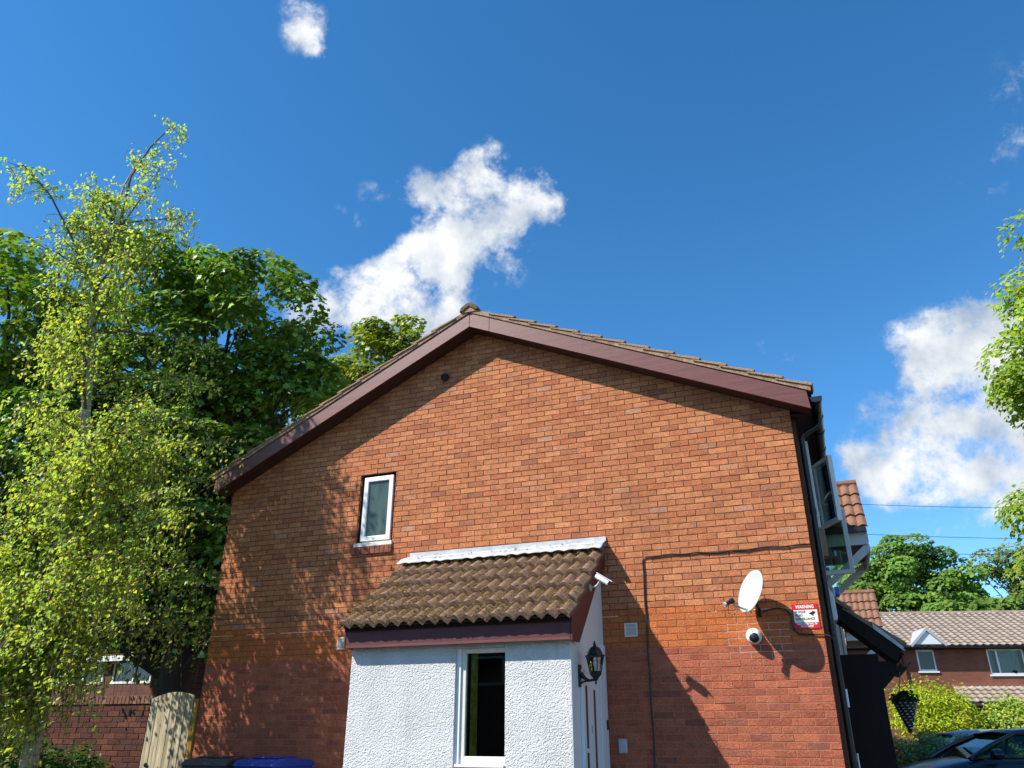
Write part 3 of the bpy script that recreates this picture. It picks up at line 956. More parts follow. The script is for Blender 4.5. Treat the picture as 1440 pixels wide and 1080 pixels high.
# window of the porch
pw = MB()
y0, y1 = PY + .05, PY + .11
f_ = .055
pw.box(PW0 + .05, PW0 + .05 + f_, y0, y1, PZ0 + .0, PZ1); pw.box(PW1 - .012, PW1 - .001, y0, y1, PZ0, PZ1)
pw.box(PW0 + .05 + f_, PW1 - .012, y0, y1, PZ1 - .05, PZ1 - .002); pw.box(PW0 + .05 + f_, PW1 - .012, y0, y1, PZ0, PZ0 + .075)
pwin = PP(pw, 'window', 'cream', None, .005)
PP(B(PW0 + .001, PW0 + .05, PY + .03, PY + .11, PZ0, PZ1 - .001), 'jamb', 'white', pwin)
PP(B(PW0 + .1, PW1 - .01, PY + .075, PY + .085, PZ0 + .07, PZ1 - .045), 'pane', 'glass', pwin)
PP(B(PW0 + .03, PW1 - .001, PY - .03, PY + .05, PZ0 - .025, PZ0 - .0), 'sill', 'white', pwin, .004)
for k in range(4):
    PP(B(PW0 + .005 + k * .145, PW0 + .142 + k * .145, PY - .05, PY + .03, PZ0 - .095, PZ0 - .028), 'sill_tile', 'sill_brick', pwin, .004)
cu = MB()
n = 14
for i in range(n):
    xa = PW0 + .135 + .085 * i / n; xb = PW0 + .135 + .085 * (i + 1) / n
    ya = PY + .115 + .012 * math.sin(i * 2.1); yb2 = PY + .115 + .012 * math.sin((i + 1) * 2.1)
    cu.add([(xa, ya, 1.05), (xb, yb2, 1.05), (xb, yb2, 2.18), (xa, ya, 2.18)], [(0, 1, 2, 3)])
PP(cu, 'curtain', 'curtain', None, 0, True)
PP(B(PX0 + .1, PX1 - .1, PY + .12, -.02, 2.26, 2.3), 'ceiling', 'dark_room')
PP(B(PX0 + .1, PX1 - .1, -.03, -.014, 0.0, 2.26), 'lining', 'dark_room')
PP(B(PX0 + .1, PX1 - .1, PY + .12, -.03, .0, .03), 'floor', 'dark_room')
# door in the side wall
dr = B(PX1 + .009, PX1 + .04, -1.02, -.40, .05, 1.98)
door = PP(dr, 'door', 'door', None, .004)
for (ya, za, zb_) in ((-.90, 1.22, 1.82), (-.60, 1.03, 1.79)):
    PP(B(PX1 + .041, PX1 + .046, ya - .028, ya + .028, za, zb_), 'glazing_strip', 'strip', door)
PP(B(PX1 + .041, PX1 + .046, -.93, -.87, .98, 1.18), 'glazing_strip', 'strip', door)
PP(B(PX1 + .041, PX1 + .047, -.78, -.58, .78, .85), 'letter_plate', 'strip', door)
PP(B(PX1 + .041, PX1 + .05, -.745, -.725, 1.36, 1.44), 'spyhole', 'grey_plastic', door)
fm = MB().box(PX1 + .009, PX1 + .055, -.385, -.30, .0, 2.05).box(PX1 + .009, PX1 + .05, -.285, -.17, .0, 2.05).box(PX1 + .009, PX1 + .035, -.155, -.04, .0, 2.3)
PP(fm, 'door_frame', 'door', None, .004)
PP(B(PX1 + .0355, PX1 + .05, -.13, -.09, 1.4, 1.5), 'bell_push', 'black')
PP(B(PX1 + .0085, PX1 + .03, -.35, -.02, 2.12, 2.14), 'cable_trim', 'cream')
# fascia, bargeboards, roof boarding
RVX0, RVX1 = 3.20, 5.955
EY = -1.42
fa = B(PX0 - .02, RVX1 - .025, EY, EY + .02, 2.235, 2.43)
PP(fa, 'fascia', 'maroon_rail', None, .003)
PP(B(PX0 - .01, RVX1 - .03, EY + .021, PY - .001, 2.3, 2.315), 'soffit', 'soffit')
PP(B(PX0 - .02, RVX1 - .025, EY - .004, EY - .0005, 2.235, 2.262), 'fascia_bead', 'maroon')
bar = [(EY - .0, 2.228), (-1.17, 2.228), (-.4, 2.96), (-.012, 3.22), (-.012, zr_(-.01) + .0), (EY, zr_(EY))]
PP(MB().prism(bar, 'x', RVX1 - .022, RVX1), 'bargeboard', 'maroon_rail', None, .003)
bar = [(EY, 2.235), (-1.25, 2.235), (-.012, 3.2), (-.012, zr_(-.01)), (EY, zr_(EY))]
PP(MB().prism(bar, 'x', RVX0 + .02, RVX0 + .04), 'bargeboard', 'maroon_rail', None, .003)
PP(MB().prism([(EY - .03, zr_(EY - .03)), (-.012, zr_(-.01)), (-.012, zr_(-.01) - .04), (EY - .03, zr_(EY - .03) - .04)], 'x', RVX0 + .041, RVX1 - .023), 'roof_boarding', 'dark_wood_shade')
proof = PP(MB().prism([(EY - .03, zr_(EY - .03) + .002), (-.012, zr_(-.01) + .002), (-.012, zr_(-.01) + .012), (EY - .03, zr_(EY - .03) + .012)], 'x', RVX0 + .02, RVX1), 'roof', 'tile')
PV = Vector((0, 1, .686)).normalized()
tms = [tile_mesh('roof_tile', wd=.306, ln=.42, th=.044, roll=.056, seg=16, wear=.003) for _ in range(5)]
ncol, gauge = 9, .335
for k in range(6):
    for c in range(ncol):
        p = Vector((RVX0 - .005 + c * .308, EY - .095, zr_(EY - .095) + .018)) + PV * (k * gauge)
        me = tms[random.randrange(5)]
        if k == 5:
            continue
        place(me, 'roof_tile', M['tile'], proof, p - po, (1, 0, 0), PV, .115, .004)
topm = tile_mesh('roof_tile_top', wd=.306, ln=.2, th=.044, roll=.056, seg=16, wear=.002)
for c in range(ncol):
    p = Vector((RVX0 - .005 + c * .308, EY - .095, zr_(EY - .095) + .018)) + PV * (5 * gauge)
    place(topm, 'roof_tile', M['tile'], proof, p - po, (1, 0, 0), PV, .115, .003)
# flashing: upstand on the wall and apron dressed over the rolls
fl = MB()
PP(MB().box(3.235, 5.985, -.022, -.0085, 3.48, 3.60), 'flashing_upstand', 'lead')
n = 120
rows = []
for t in (0, .5, 1):
    row = []
    for i in range(n + 1):
        x = 3.17 + (5.985 - 3.17) * i / n
        h = .04 * abs(math.sin(math.pi * 2 * (x - RVX0) / .308)) ** 1.25
        y = -.02 - .24 * t - (.008 * math.sin(i * .7) if t == 1 else 0)
        z = zr_(y) + .145 + (h - .02) * .3 * t
        if t == 0:
            x = 3.235 + (5.985 - 3.235) * i / n; z = 3.55
        row.append((x, y, z))
    rows.append(row)
for a in range(2):
    fl.add(rows[a] + rows[a + 1], [(i, i + n + 1, i + n + 2, i + 1) for i in range(n)])
fo_ = PP(fl, 'flashing_apron', 'lead', None, 0, True)
fo_.modifiers.new('solid', 'SOLIDIFY').thickness = .006
# moss
ms = MB()
oct_v = [(1, 0, 0), (-1, 0, 0), (0, 1, 0), (0, -1, 0), (0, 0, 1), (0, 0, -.4)]
oct_f = [(0, 2, 4), (2, 1, 4), (1, 3, 4), (3, 0, 4), (2, 0, 5), (1, 2, 5), (3, 1, 5), (0, 3, 5)]
Nn_ = Vector((1, 0, 0)).cross(PV)
cnt = 0
while cnt < 3400:
    sx = random.uniform(RVX0, RVX0 + ncol * .306)
    v = random.uniform(0, 5.4 * gauge)
    kk = (v % gauge) / gauge
    lean = 1 - v / (5.4 * gauge)
    left = 1 - (sx - RVX0) / 2.75
    ph = ((sx - RVX0) % .154) / .154
    valley = 1 - abs(math.sin(math.pi * ph))
    if kk < .05 or kk > .9: continue
    prob = .06 + .5 * lean * (.35 + .65 * left) + .30 * valley * (kk < .5)
    patch = .5 + .5 * math.sin(sx * 5.1 + 1.3) * math.cos(v * 6.3 + sx * 2.2)
    if random.random() > prob * (.45 + .9 * patch): continue
    cnt += 1
    h = .056 * abs(math.sin(math.pi * ph)) ** 1.25 + .044 + .018 + (gauge * .115) * (1 - kk) - .018
    P0 = Vector((sx, EY - .095, zr_(EY - .095))) + PV * v + Nn_ * h
    r = random.uniform(.005, .015) * (1.25 if kk < .12 else 1)
    rot = Matrix.Rotation(random.uniform(0, 6.28), 3, 'Z')
    ms.add([P0 + rot @ Vector((a * r * random.uniform(.7, 1.3), b * r * random.uniform(.7, 1.3), c * r * .8)) for a, b, c in oct_v], oct_f)
tag(PP(ms, 'moss', 'moss', proof), kind='stuff')

# ------------------------------------------------------------------ things fixed to the walls
# satellite dish
dn = Vector((-.73, -.60, .33)).normalized()
dx = dn.cross(Vector((0, 0, 1))).normalized()          # horizontal axis in the dish plane
dz = dx.cross(dn).normalized()
if dz.z < 0: dz = -dz
DC = Vector((7.66, -.30, 2.79))
dish = thing('satellite_dish', 'pale grey satellite dish on a bracket above the round camera', 'satellite dish', (7.66, -.02, 2.60))
d0 = Vector(dish.location)
m = MB()
rings, seg = 8, 36
vs = [DC - dn * .05]
for r in range(1, rings + 1):
    q = r / rings
    for k in range(seg):
        a = 2 * math.pi * k / seg
        vs.append(DC + dx * (.22 * q * math.cos(a)) + dz * (.245 * q * math.sin(a)) + dn * (-.05 + .05 * q * q))
fs = [(0, 1 + (k + 1) % seg, 1 + k) for k in range(seg)]
for r in range(rings - 1):
    fs += [(1 + r * seg + k, 1 + r * seg + (k + 1) % seg, 1 + (r + 1) * seg + (k + 1) % seg, 1 + (r + 1) * seg + k) for k in range(seg)]
m.add([v - d0 for v in vs], fs)
o = m.build('reflector', M['dish'], dish, smooth=True)
sd = o.modifiers.new('solid', 'SOLIDIFY'); sd.thickness = .008; sd.offset = 0
low = DC - dz * .215 + dn * .0
lnb = Vector((7.425, -.44, 2.655))
MB().tube([low - dn * .06 - d0, low - d0, lnb + (low - lnb).normalized() * .06 - d0], .011, 8).build('arm', M['grey_plastic'], dish)
ld = (DC - lnb).normalized()
MB().tube([lnb - ld * .03 - d0, lnb + ld * .03 - d0, lnb + ld * .035 - d0, lnb + ld * .07 - d0], [.022, .022, .03, .03], 10).build('receiver', M['black'], dish)
MB().tube([lnb - ld * .055 - d0, lnb - ld * .03 - d0], [.026, .028], 10).build('receiver_cap', M['grey_plastic'], dish)
MB().tube([lnb - d0 + Vector((0, 0, -.02)), lnb - d0 + Vector((-.01, 0, -.1)), lnb - d0 + Vector((.035, .02, -.14)), lnb - d0 + Vector((.08, .04, -.07)), lnb - d0 + Vector((.09, .05, .0))], .004, 5).build('cable_loop', M['black'], dish)
back = DC - dn * .06
MB().tube([back - d0, Vector((7.70, -.16, 2.64)) - d0, Vector((7.70, -.03, 2.60)) - d0], .015, 8).build('mast', M['black_metal'], dish)
B(7.675 - d0.x, 7.725 - d0.x, -.02 - d0.y, -.0085 - d0.y, 2.55 - d0.z, 2.65 - d0.z).build('wall_plate', M['black_metal'], dish, .003)
for q in ((.05, .03), (.08, .05)):
    MB().tube([DC + dx * q[0] + dz * (-q[1] + .02) - dn * .048 - d0, DC + dx * q[0] + dz * (-q[1] + .02) - dn * .04 - d0], .008, 8).build('bolt', M['grey_plastic'], dish)

MY = Matrix(((1, 0, 0), (0, 0, -1), (0, 1, 0)))          # local z -> -y


def facing(d):
    d = Vector(d).normalized()
    return d.to_track_quat('Z', 'Y').to_matrix()


# round white camera
dc = thing('dome_camera', 'round white wall camera with black lens below the satellite dish', 'camera', (7.617, -.008, 2.347))
MB().lathe([(.085, 0), (.085, .03), (.072, .05), (0, .052)], (0, 0, 0), 28, MY).build('base', M['white'], dc, smooth=True)
Md = facing((.1, -.9, -.3))
MB().lathe([(.075, 0), (.08, .03), (.074, .07), (.055, .09), (.05, .085), (0, .085)], (0, -.02, 0), 28, Md).build('housing', M['white'], dc, smooth=True)
MB().lathe([(.05, 0), (.048, .015), (.03, .03), (0, .034)], Vector((0, -.02, 0)) + Md @ Vector((0, 0, .086)), 24, Md).build('lens', M['black'], dc, smooth=True)
MB().lathe([(.02, 0), (.018, .006), (0, .008)], Vector((0, -.02, 0)) + Md @ Vector((0, 0, .117)), 16, Md).build('lens_glass', M['far_glass'], dc, smooth=True)
# small black camera below the verge
dc = thing('dome_camera', 'small black camera high on the gable wall below the bargeboard', 'camera', (3.655, -.008, 6.175))
MB().lathe([(.058, 0), (.058, .03), (.05, .045), (0, .046)], (0, 0, 0), 24, MY).build('base', M['black'], dc, smooth=True)
Md = facing((.35, -.9, -.45))
MB().lathe([(.05, 0), (.054, .04), (.046, .065), (.04, .06), (0, .06)], (0, -.02, 0), 24, Md).build('housing', M['black'], dc, smooth=True)
MB().lathe([(.053, .038), (.056, .05), (.05, .064)], (0, -.02, 0), 24, Md).build('rim', M['black_metal'], dc, smooth=True)
MB().lathe([(.024, 0), (.02, .012), (0, .014)], Vector((0, -.02, 0)) + Md @ Vector((0, 0, .061)), 16, Md).build('lens', M['far_glass'], dc, smooth=True)
# bullet camera on the porch bargeboard
bc = thing('bullet_camera', 'white bullet camera on an arm at the porch bargeboard', 'camera', (5.955, -.72, 2.86))
MB().lathe([(.04, 0), (.04, .012), (.02, .02), (0, .02)], (0, 0, 0), 18, facing((1, 0, 0))).build('base', M['grey_plastic'], bc, smooth=True)
MB().tube([(.015, 0, 0), (.07, -.005, .01), (.10, -.01, .03), (.13, -.015, .075)], .012, 8).build('arm', M['grey_plastic'], bc, smooth=True)
bd = Vector((.165, -.02, -.105)).normalized()
b0 = Vector((.085, -.02, .125))
MB().tube([b0, b0 + bd * .005, b0 + bd * .175, b0 + bd * .18], [.024, .031, .031, .026], 16).build('body', M['white'], bc, smooth=True)
nz_ = Vector((0, 1, 0)).cross(bd).normalized()
if nz_.z < 0: nz_ = -nz_
MB().obox(b0 + bd * .105 + nz_ * .034, bd * .11, Vector((0, .036, 0)), nz_ * .004).build('sunshield', M['white'], bc, .003)
MB().tube([b0 + bd * .178, b0 + bd * .19], [.022, .02], 14).build('lens', M['black'], bc)

# wall lantern
ln = thing('wall_lantern', 'black coach lantern on the porch side wall above the door', 'lantern', (5.893, -1.03, 1.80))
B(.0, .02, -.04, .04, .0, .22).build('back_plate', M['black_metal'], ln, .006)
MB().tube([(.02, 0, .13), (.06, 0, .085), (.11, 0, .06), (.165, 0, .07), (.18, 0, .09)], [.026, .018, .013, .014, .017], 10).build('arm', M['black_metal'], ln, smooth=True)
MB().tube([(.02, 0, .04), (.07, 0, .055), (.13, 0, .06)], .009, 8).build('scroll', M['black_metal'], ln, smooth=True)
lx, lz = .18, .07
MB().lathe([(0, -.05), (.012, -.045), (.008, -.02), (.02, -.005), (.028, .01), (.06, .045), (.068, .075), (.06, .08), (0, .08)], (lx, 0, lz), 6).build('base_cup', M['black_metal'], ln)
MB().lathe([(.108, .225), (.11, .235), (.085, .25), (.075, .28), (.05, .315), (.02, .33), (.016, .345), (.02, .352), (.008, .365), (.008, .38), (0, .385)], (lx, 0, lz), 6).build('roof', M['black_metal'], ln)
MB().lathe([(.06, .08), (.09, .225)], (lx, 0, lz), 6).build('glass', M['lamp_glass'], ln)
for k in range(6):
    a = 2 * math.pi * k / 6
    MB().tube([(lx + .062 * math.cos(a), .062 * math.sin(a), lz + .075), (lx + .093 * math.cos(a), .093 * math.sin(a), lz + .228)], .006, 6).build('bar', M['black_metal'], ln)
MB().tube([(lx, 0, lz + .08), (lx, 0, lz + .12)], .012, 8).build('lamp_holder', M['cream'], ln)
MB().lathe([(0, 0), (.012, 0), (.026, .035), (.02, .06), (0, .07)], (lx, 0, lz + .12), 12).build('bulb', M['print_white'], ln, smooth=True)

# warning sign
SX0, SX1, SZ0, SZ1 = 8.052, 8.322, 2.402, 2.668
sg = thing('warning_sign', 'red and white video surveillance warning sign beside the corner of the house', 'sign', (SX0, -.0085, SZ0))
sw, sh = SX1 - SX0, SZ1 - SZ0
B(0, sw, -.004, 0, 0, sh).build('panel', M['red'], sg, .003)
B(.012, sw - .012, -.0052, -.0042, .068, sh - .066).build('white_field', M['sign_white'], sg)


def text(body, size, x, z, mt, parent, align='LEFT', bold=0., width=None):
    cu = bpy.data.curves.new('lettering', 'FONT')
    cu.body = body; cu.size = size; cu.align_x = align; cu.offset = bold; cu.extrude = .0002; cu.resolution_u = 3
    t = bpy.data.objects.new('lettering', cu)
    COL.objects.link(t)
    bpy.context.view_layer.update()
    me = bpy.data.meshes.new_from_object(t.evaluated_get(bpy.context.evaluated_depsgraph_get()))
    bpy.data.objects.remove(t); bpy.data.curves.remove(cu)
    o = link('lettering', me, None, parent)
    me.materials.clear(); me.materials.append(mt)
    o.rotation_euler = (R(90), 0, 0)
    if width:
        xs = [v.co.x for v in me.vertices]
        o.scale.x = width / (max(xs) - min(xs))
    o.location = (x, -.0062, z)
    return o


text('WARNING', .05, sw / 2, sh - .049, M['print_white'], sg, 'CENTER', .0012, .19)
text('24 HOUR', .034, .024, sh - .098, M['print_black'], sg, 'LEFT', .0008, .115)
text('VIDEO', .034, .024, sh - .134, M['print_black'], sg, 'LEFT', .0008, .08)
text('SURVEILLANCE', .034, .024, sh - .172, M['print_black'], sg, 'LEFT', .0008, .2)
text('TRESPASSERS WILL BE', .026, sw / 2, .044, M['print_white'], sg, 'CENTER', .0008, .215)
text('PROSECUTED', .026, sw / 2, .018, M['print_white'], sg, 'CENTER', .0008, .13)
ic = MB()
ic.prism([(.165, .158), (.215, .186), (.238, .176), (.238, .165), (.226, .158), (.217, .148), (.195, .142), (.19, .15)], 'y', -.0066, -.0054)
ic.prism([(.20, .142), (.212, .142), (.216, .132), (.206, .132)], 'y', -.0066, -.0054)
ic.build('camera_symbol', M['print_black'], sg)

# cables on the wall
pts = [(8.345, -.018, 3.312)]
for i in range(1, 25):
    x = 8.345 - (8.345 - 6.47) * i / 24
    pts.append((x, -.018, 3.312 + .006 * math.sin(i * 1.3) - (.012 if 8 < i < 16 else 0)))
pts += [(6.44, -.018, 3.30), (6.43, -.018, 3.26)]
for i in range(1, 40):
    pts.append((6.43 - .02 * i / 39 + .004 * math.sin(i * .9), -.018, 3.26 - 3.24 * i / 39))
tag(MB().tube(pts, .0095, 6).build('wall_cable', M['black'], smooth=True), 'black cable clipped along the brickwork and down beside the air vent', 'cable')
pts = [(7.74, -.03, 2.60), (7.80, -.03, 2.62), (7.90, -.025, 2.635), (7.98, -.022, 2.62), (8.03, -.022, 2.57), (8.035, -.02, 2.47), (8.04, -.02, 2.40), (8.09, -.02, 2.355), (8.2, -.02, 2.345), (8.34, -.02, 2.335), (8.40, -.03, 2.32), (8.43, .1, 2.28)]
tag(MB().tube(pts, .008, 6).build('dish_cable', M['black'], smooth=True), 'thin black cable curling from the satellite dish around the warning sign', 'cable')

# alarm box on the facade
ab = thing('alarm_box', 'white alarm box with blue lamp on the facade beside the downpipe', 'alarm box', (W + .002, .72, 2.57))
MB().prism([(0, .03), (.03, 0), (.15, 0), (.168, .03), (.16, .30), (.12, .36), (0, .36)], 'y', 0, .24).build('cover', M['white'], ab, .008)
MB().obox((.205, .14, .34), (.03, 0, -.006), (0, .08, 0), (.006, 0, .045)).build('lamp', M['blue'], ab, .006)
MB().obox((.172, .14, .33), (.006, 0, 0), (0, .08, 0), (0, 0, .05)).build('lamp_base', M['white'], ab, .003)

# hanging basket
hb = thing('hanging_basket', 'dark woven cone hanging basket with trailing plant beside the front canopy', 'hanging basket', (9.10, 1.55, 1.38))
Hh = .36
MB().lathe([(0, 0), (.015, 0), (.05, .1), (.1, .24), (.135, .34), (.12, .34), (0, .30)], (0, 0, 0), 20).build('liner', M['black'], hb, smooth=True)
for r in range(10):
    z = .05 + .03 * r
    rad = .03 + .11 * (z / .34)
    n = 5 + r
    for k in range(n):
        a = 2 * math.pi * (k + .5 * (r % 2)) / n
        c = Vector((rad * math.cos(a), rad * math.sin(a), z)); t = Vector((-math.sin(a), math.cos(a), 0))
        MB().obox(c, t * .014, Vector((math.cos(a), math.sin(a), 0)) * .006, (0, 0, .006)).build('weave', M['grey_plastic'], hb, .003, seg=1)
n = 500
u = unit(n); u[:, 2] = np.abs(u[:, 2])
leaves('plant', u * rng.uniform(.5, 1, (n, 1)) * np.array([.17, .17, .13]) + np.array([0, 0, .33]), u + rng.normal(size=(n, 3)) * .4, rng.uniform(.03, .05, n), leafcol(n, (.02, .045, .018)), M['leaf_far'], hb)
for k in range(3):
    a = 2 * math.pi * k / 3
    MB().tube([(.13 * math.cos(a), .13 * math.sin(a), .34), (0, 0, .62)], .003, 4).build('chain', M['black'], hb)
MB().tube([(0, 0, .62), (0, 0, .66), (-.05, 0, .69), (-.26, 0, .66)], .007, 6).build('bracket', M['black_metal'], hb)

# wheelie bins
def bin_(name, label, x, y, mt, mtlid, rz):
    t = thing(name, label, 'wheelie bin', (x, y, 0), rz, 'wheelie bins by the gable wall')
    prof = [(-.24, -.28), (.24, -.28), (.24, .28), (-.24, .28)]
    bt = [(-.29, -.36), (.29, -.36), (.29, .33), (-.29, .33)]
    m = MB().add([(a, b, .06) for a, b in prof] + [(a, b, .98) for a, b in bt], [(3, 2, 1, 0), (4, 5, 6, 7)] + [(i, (i + 1) % 4, (i + 1) % 4 + 4, i + 4) for i in range(4)])
    m.build('body', M[mt], t, .03)
    B(-.305, .305, -.375, .345, .95, .985).build('collar', M[mt], t, .008)
    l = MB().prism([(-.40, .985), (.36, .985), (.37, 1.03), (.28, 1.065), (-.05, 1.085), (-.34, 1.06), (-.41, 1.01)], 'x', -.31, .31).build('lid', M[mtlid], t, .02)
    B(-.2, .2, -.2, .15, 1.075, 1.095).build('lid_panel', M[mtlid], l, .008)
    MB().tube([(-.24, .40, 1.0), (.24, .40, 1.0)], .018, 10).build('handle', M[mt], t)
    for sx in (-1, 1):
        MB().obox((sx * .2, .37, .99), (.02, 0, 0), (0, .04, 0), (0, 0, .03)).build('handle_bracket', M[mt], t)
        MB().tube([(sx * .25, .28, .1), (sx * .31, .28, .1)], .1, 18).build('wheel', M['tyre'], t)
    return t


bin_('wheelie_bin', 'black wheelie bin with closed lid against the gable wall', 1.06, -.62, 'bin_black', 'bin_black', R(8))
bin_('wheelie_bin', 'blue wheelie bin against the gable wall beside the black one', 1.84, -.58, 'bin_blue', 'bin_blue', R(-4))

# ------------------------------------------------------------------ neighbouring houses of the terrace
def gabled_canopy(parent, ox, oy, oz, mt):
    # small gabled roof standing out from the facade on braced brackets; front gable towards +x
    x0, x1 = W + ox + .002, W + .87 + ox
    ye, yr, ze, zr2 = 4.92 + oy, 5.78 + oy, 4.62 + oz, 5.58 + oz
    yf2 = 2 * yr - ye
    slp = (zr2 - ze) / (yr - ye)
    MB().prism([(ye, ze), (yr, zr2), (yf2, ze), (yf2, ze - .03), (yr, zr2 - .05), (ye, ze - .03)], 'x', x0, x1).build('canopy_boarding', M['dark_wood_shade'], parent)
    tm = tile_mesh('canopy_tile', wd=.30, ln=.42, th=.03, roll=.034, seg=12)
    Vt = Vector((0, 1, slp)).normalized()
    V2 = Vector((0, -1, slp)).normalized()
    for k in range(4):
        for c in range(3):
            place(tm, 'roof_tile', M[mt], parent, Vector((x0 + .0 + .3 * c, ye - .06, ze - .055)) + Vt * (k * .325), (1, 0, 0), Vt, .08, .004)
            place(tm, 'roof_tile', M[mt], parent, Vector((x0 + .0 + .3 * (c + 1), yf2 + .06, ze - .055)) + V2 * (k * .325), (-1, 0, 0), V2, .08, .004)
    MB().tube([(x0, yr, zr2 + .01), (x1 + .03, yr, zr2 + .01)], .075, 8).build('ridge_tile', M[mt], parent)
    B(x0, x1 - .0, ye - .12, ye - .02, ze - .13, ze - .05).build('gutter', M['black'], parent)
    B(x0, x1 - .03, ye - .0, ye + .04, ze - .33, ze - .06).build('beam', M['white'], parent)
    B(x0, x1 - .03, yf2 - .04, yf2, ze - .33, ze - .06).build('beam', M['white'], parent)
    B(x1 - .028, x1 + .01, ye, yf2, ze - .45, ze - .06).build('beam', M['white'], parent)
    MB().prism([(ye + .03, ze - .06), (yf2 - .03, ze - .06), (yr, zr2 - .08)], 'x', x1 - .05, x1 - .02).build('gable_panel', M['tan_wood'], parent)
    B(x0, x1 - .03, ye + .041, yf2 - .041, ze - .30, ze - .28).build('soffit', M['tan_wood'], parent)
    for yy in (ye + .02, yf2 - .05):
        MB().prism([(x0, ze - 1.02), (x0, ze - 1.12), (x1 - .02, ze - .46), (x1 - .02, ze - .34), (x1 - .08, ze - .34)], 'y', yy, yy + .07).build('brace', M['white'], parent)


def terrace_house(y0, y1, dx_, label, mt, cy, co, dz_=0):
    t = thing('terraced_house', label, 'house')
    w_ = MB().box(.3 + dx_, W - .01 + dx_, y0 + .01, y1, 0, 4.85 + dz_)
    w_.build('wall', M['facade_brick'], t)
    r_ = MB().prism([(.0 + dx_, 4.852 + dz_), (AX + dx_, 6.7 + dz_), (W + dx_ + .15, 4.852 + dz_), (W + dx_ + .15, 5.0 + dz_), (AX + dx_, 6.88 + dz_), (-.0 + dx_, 5.0 + dz_)], 'y', y0 + .01, y1)
    r_.build('roof', M['tile'], t)
    gabled_canopy(t, *co, mt)
    MB().tube([(W + dx_ + .12, y0 + .18, .0), (W + dx_ + .12, y0 + .18, 4.8 + dz_)], .034, 10).build('downpipe', M['black'], t)
    B(W + dx_ + .002, W + dx_ + .2, y0 + .3, y0 + .36, 2.4, 4.0 + dz_ * .5).build('trim_board', M['cream'], t)
    wn_ = B(W + dx_ - .008, W + dx_ + .05, y0 + 2.6, y0 + 4.2, 3.6 + dz_, 4.6 + dz_).build('window', M['white'], t)
    B(W + dx_ + .051, W + dx_ + .056, y0 + 2.66, y0 + 4.14, 3.66 + dz_, 4.54 + dz_).build('pane', M['far_glass'], wn_)
    return t


terrace_house(DEP, 10.4, 0, 'adjoining terraced house with pink tiled gable canopy on white braces', 'tile_pink', 0, (0, 0, 0))
terrace_house(10.4, 16, .12, 'farther terraced house with a lower sunlit tiled canopy', 'tile_pink', 0, (.38, 8.1, -.72), -.75)

# ------------------------------------------------------------------ house across the street
TH = R(15)
oh = thing('brick_house', 'red brick house with pale tiled roof and small white gablet behind the bushes', 'house', (10.74, 27.78, 0), TH)
U0, U1 = -4.5, 15
wl = MB()
holes = [(.77, 1.48, 3.79, 4.63), (3.5, 4.92, 3.65, 4.65), (7.5, 9.0, 3.65, 4.65)]
xs = [U0] + [v for h in holes for v in h[:2]] + [U1]
for i in range(0, len(xs), 2):
    wl.box(xs[i], xs[i + 1], 0, .25, 0, 4.78)
for a, b, c, d in holes:
    wl.box(a, b, 0, .25, 0, c); wl.box(a, b, 0, .25, d, 4.78)
wl.box(U0, U1, 6.75, 7, 0, 4.78)
wl.prism([(.25, 0), (6.75, 0), (6.75, 4.78), (3.5, 6.5), (.25, 4.78)], 'x', U0, U0 + .2)
wl.prism([(.25, 0), (6.75, 0), (6.75, 4.78), (3.5, 6.5), (.25, 4.78)], 'x', U1 - .2, U1)
wl.build('wall', M['far_brick'], oh)
B(U0 + .2, U1 - .2, .26, .3, 0, 4.7).build('interior', M['dark_room'], oh)
# roof: every tile course as a stepped, rolled sheet
def tiled_sheet(u0, u1, y0, z0, y1, z1, gauge, seg_w, roll, th):
    nrow = max(1, int(round(math.hypot(y1 - y0, z1 - z0) / gauge)))
    per = 4
    n = int((u1 - u0) / seg_w * per)
    m = MB()
    dy, dzz = (y1 - y0), (z1 - z0)
    ll = math.hypot(dy, dzz)
    nv = (-dzz / ll, dy / ll) if dy > 0 else (dzz / ll, -dy / ll)
    sh = (0, 1, .55, .0)
    for r in range(nrow):
        a, b = r / nrow, (r + 1) / nrow + .02
        rowsv = []
        for (q, t) in ((a, 0), (a, th), (b, .0)):
            rowsv.append([(u0 + (u1 - u0) * i / n, y0 + dy * q + nv[0] * (t + roll * sh[(i + 2 * (r % 2) * 0) % 4]), z0 + dzz * q + nv[1] * (t + roll * sh[i % 4])) for i in range(n + 1)])
        for k in range(2):
            m.add(rowsv[k] + rowsv[k + 1], [(i, i + 1, i + n + 2, i + n + 1) for i in range(n)])
    return m


rfm = MB().prism([(-.3, 4.72), (3.5, 6.5), (7.3, 4.72), (7.3, 4.66), (3.5, 6.42), (-.3, 4.66)], 'x', U0 - .1, U1 + .1)
orf = rfm.build('roof', M['tile_far'], oh)
tag(tiled_sheet(U0 - .1, U1 + .1, -.32, 4.73, 3.5, 6.52, .31, .3, .045, .04).build('roof_tiles', M['tile_far'], orf), kind='stuff')
x = U0 - .1
while x < U1:
    MB().tube([(x, 3.5, 6.52), (min(x + .44, U1 + .1), 3.5, 6.52)], .10, 8).build('ridge_tile', M['tile_far'], orf)
    x += .45
MB().prism([(-.36 + 1.0 * b_[0] * 1.1, 4.70 + b_[1]) for b_ in gp], 'x', U0 - .1, U1 + .1).build('gutter', M['black'], oh)
B(U0, U1, -.3, -.002, 4.62, 4.655).build('soffit', M['dark_wood_shade'], oh)
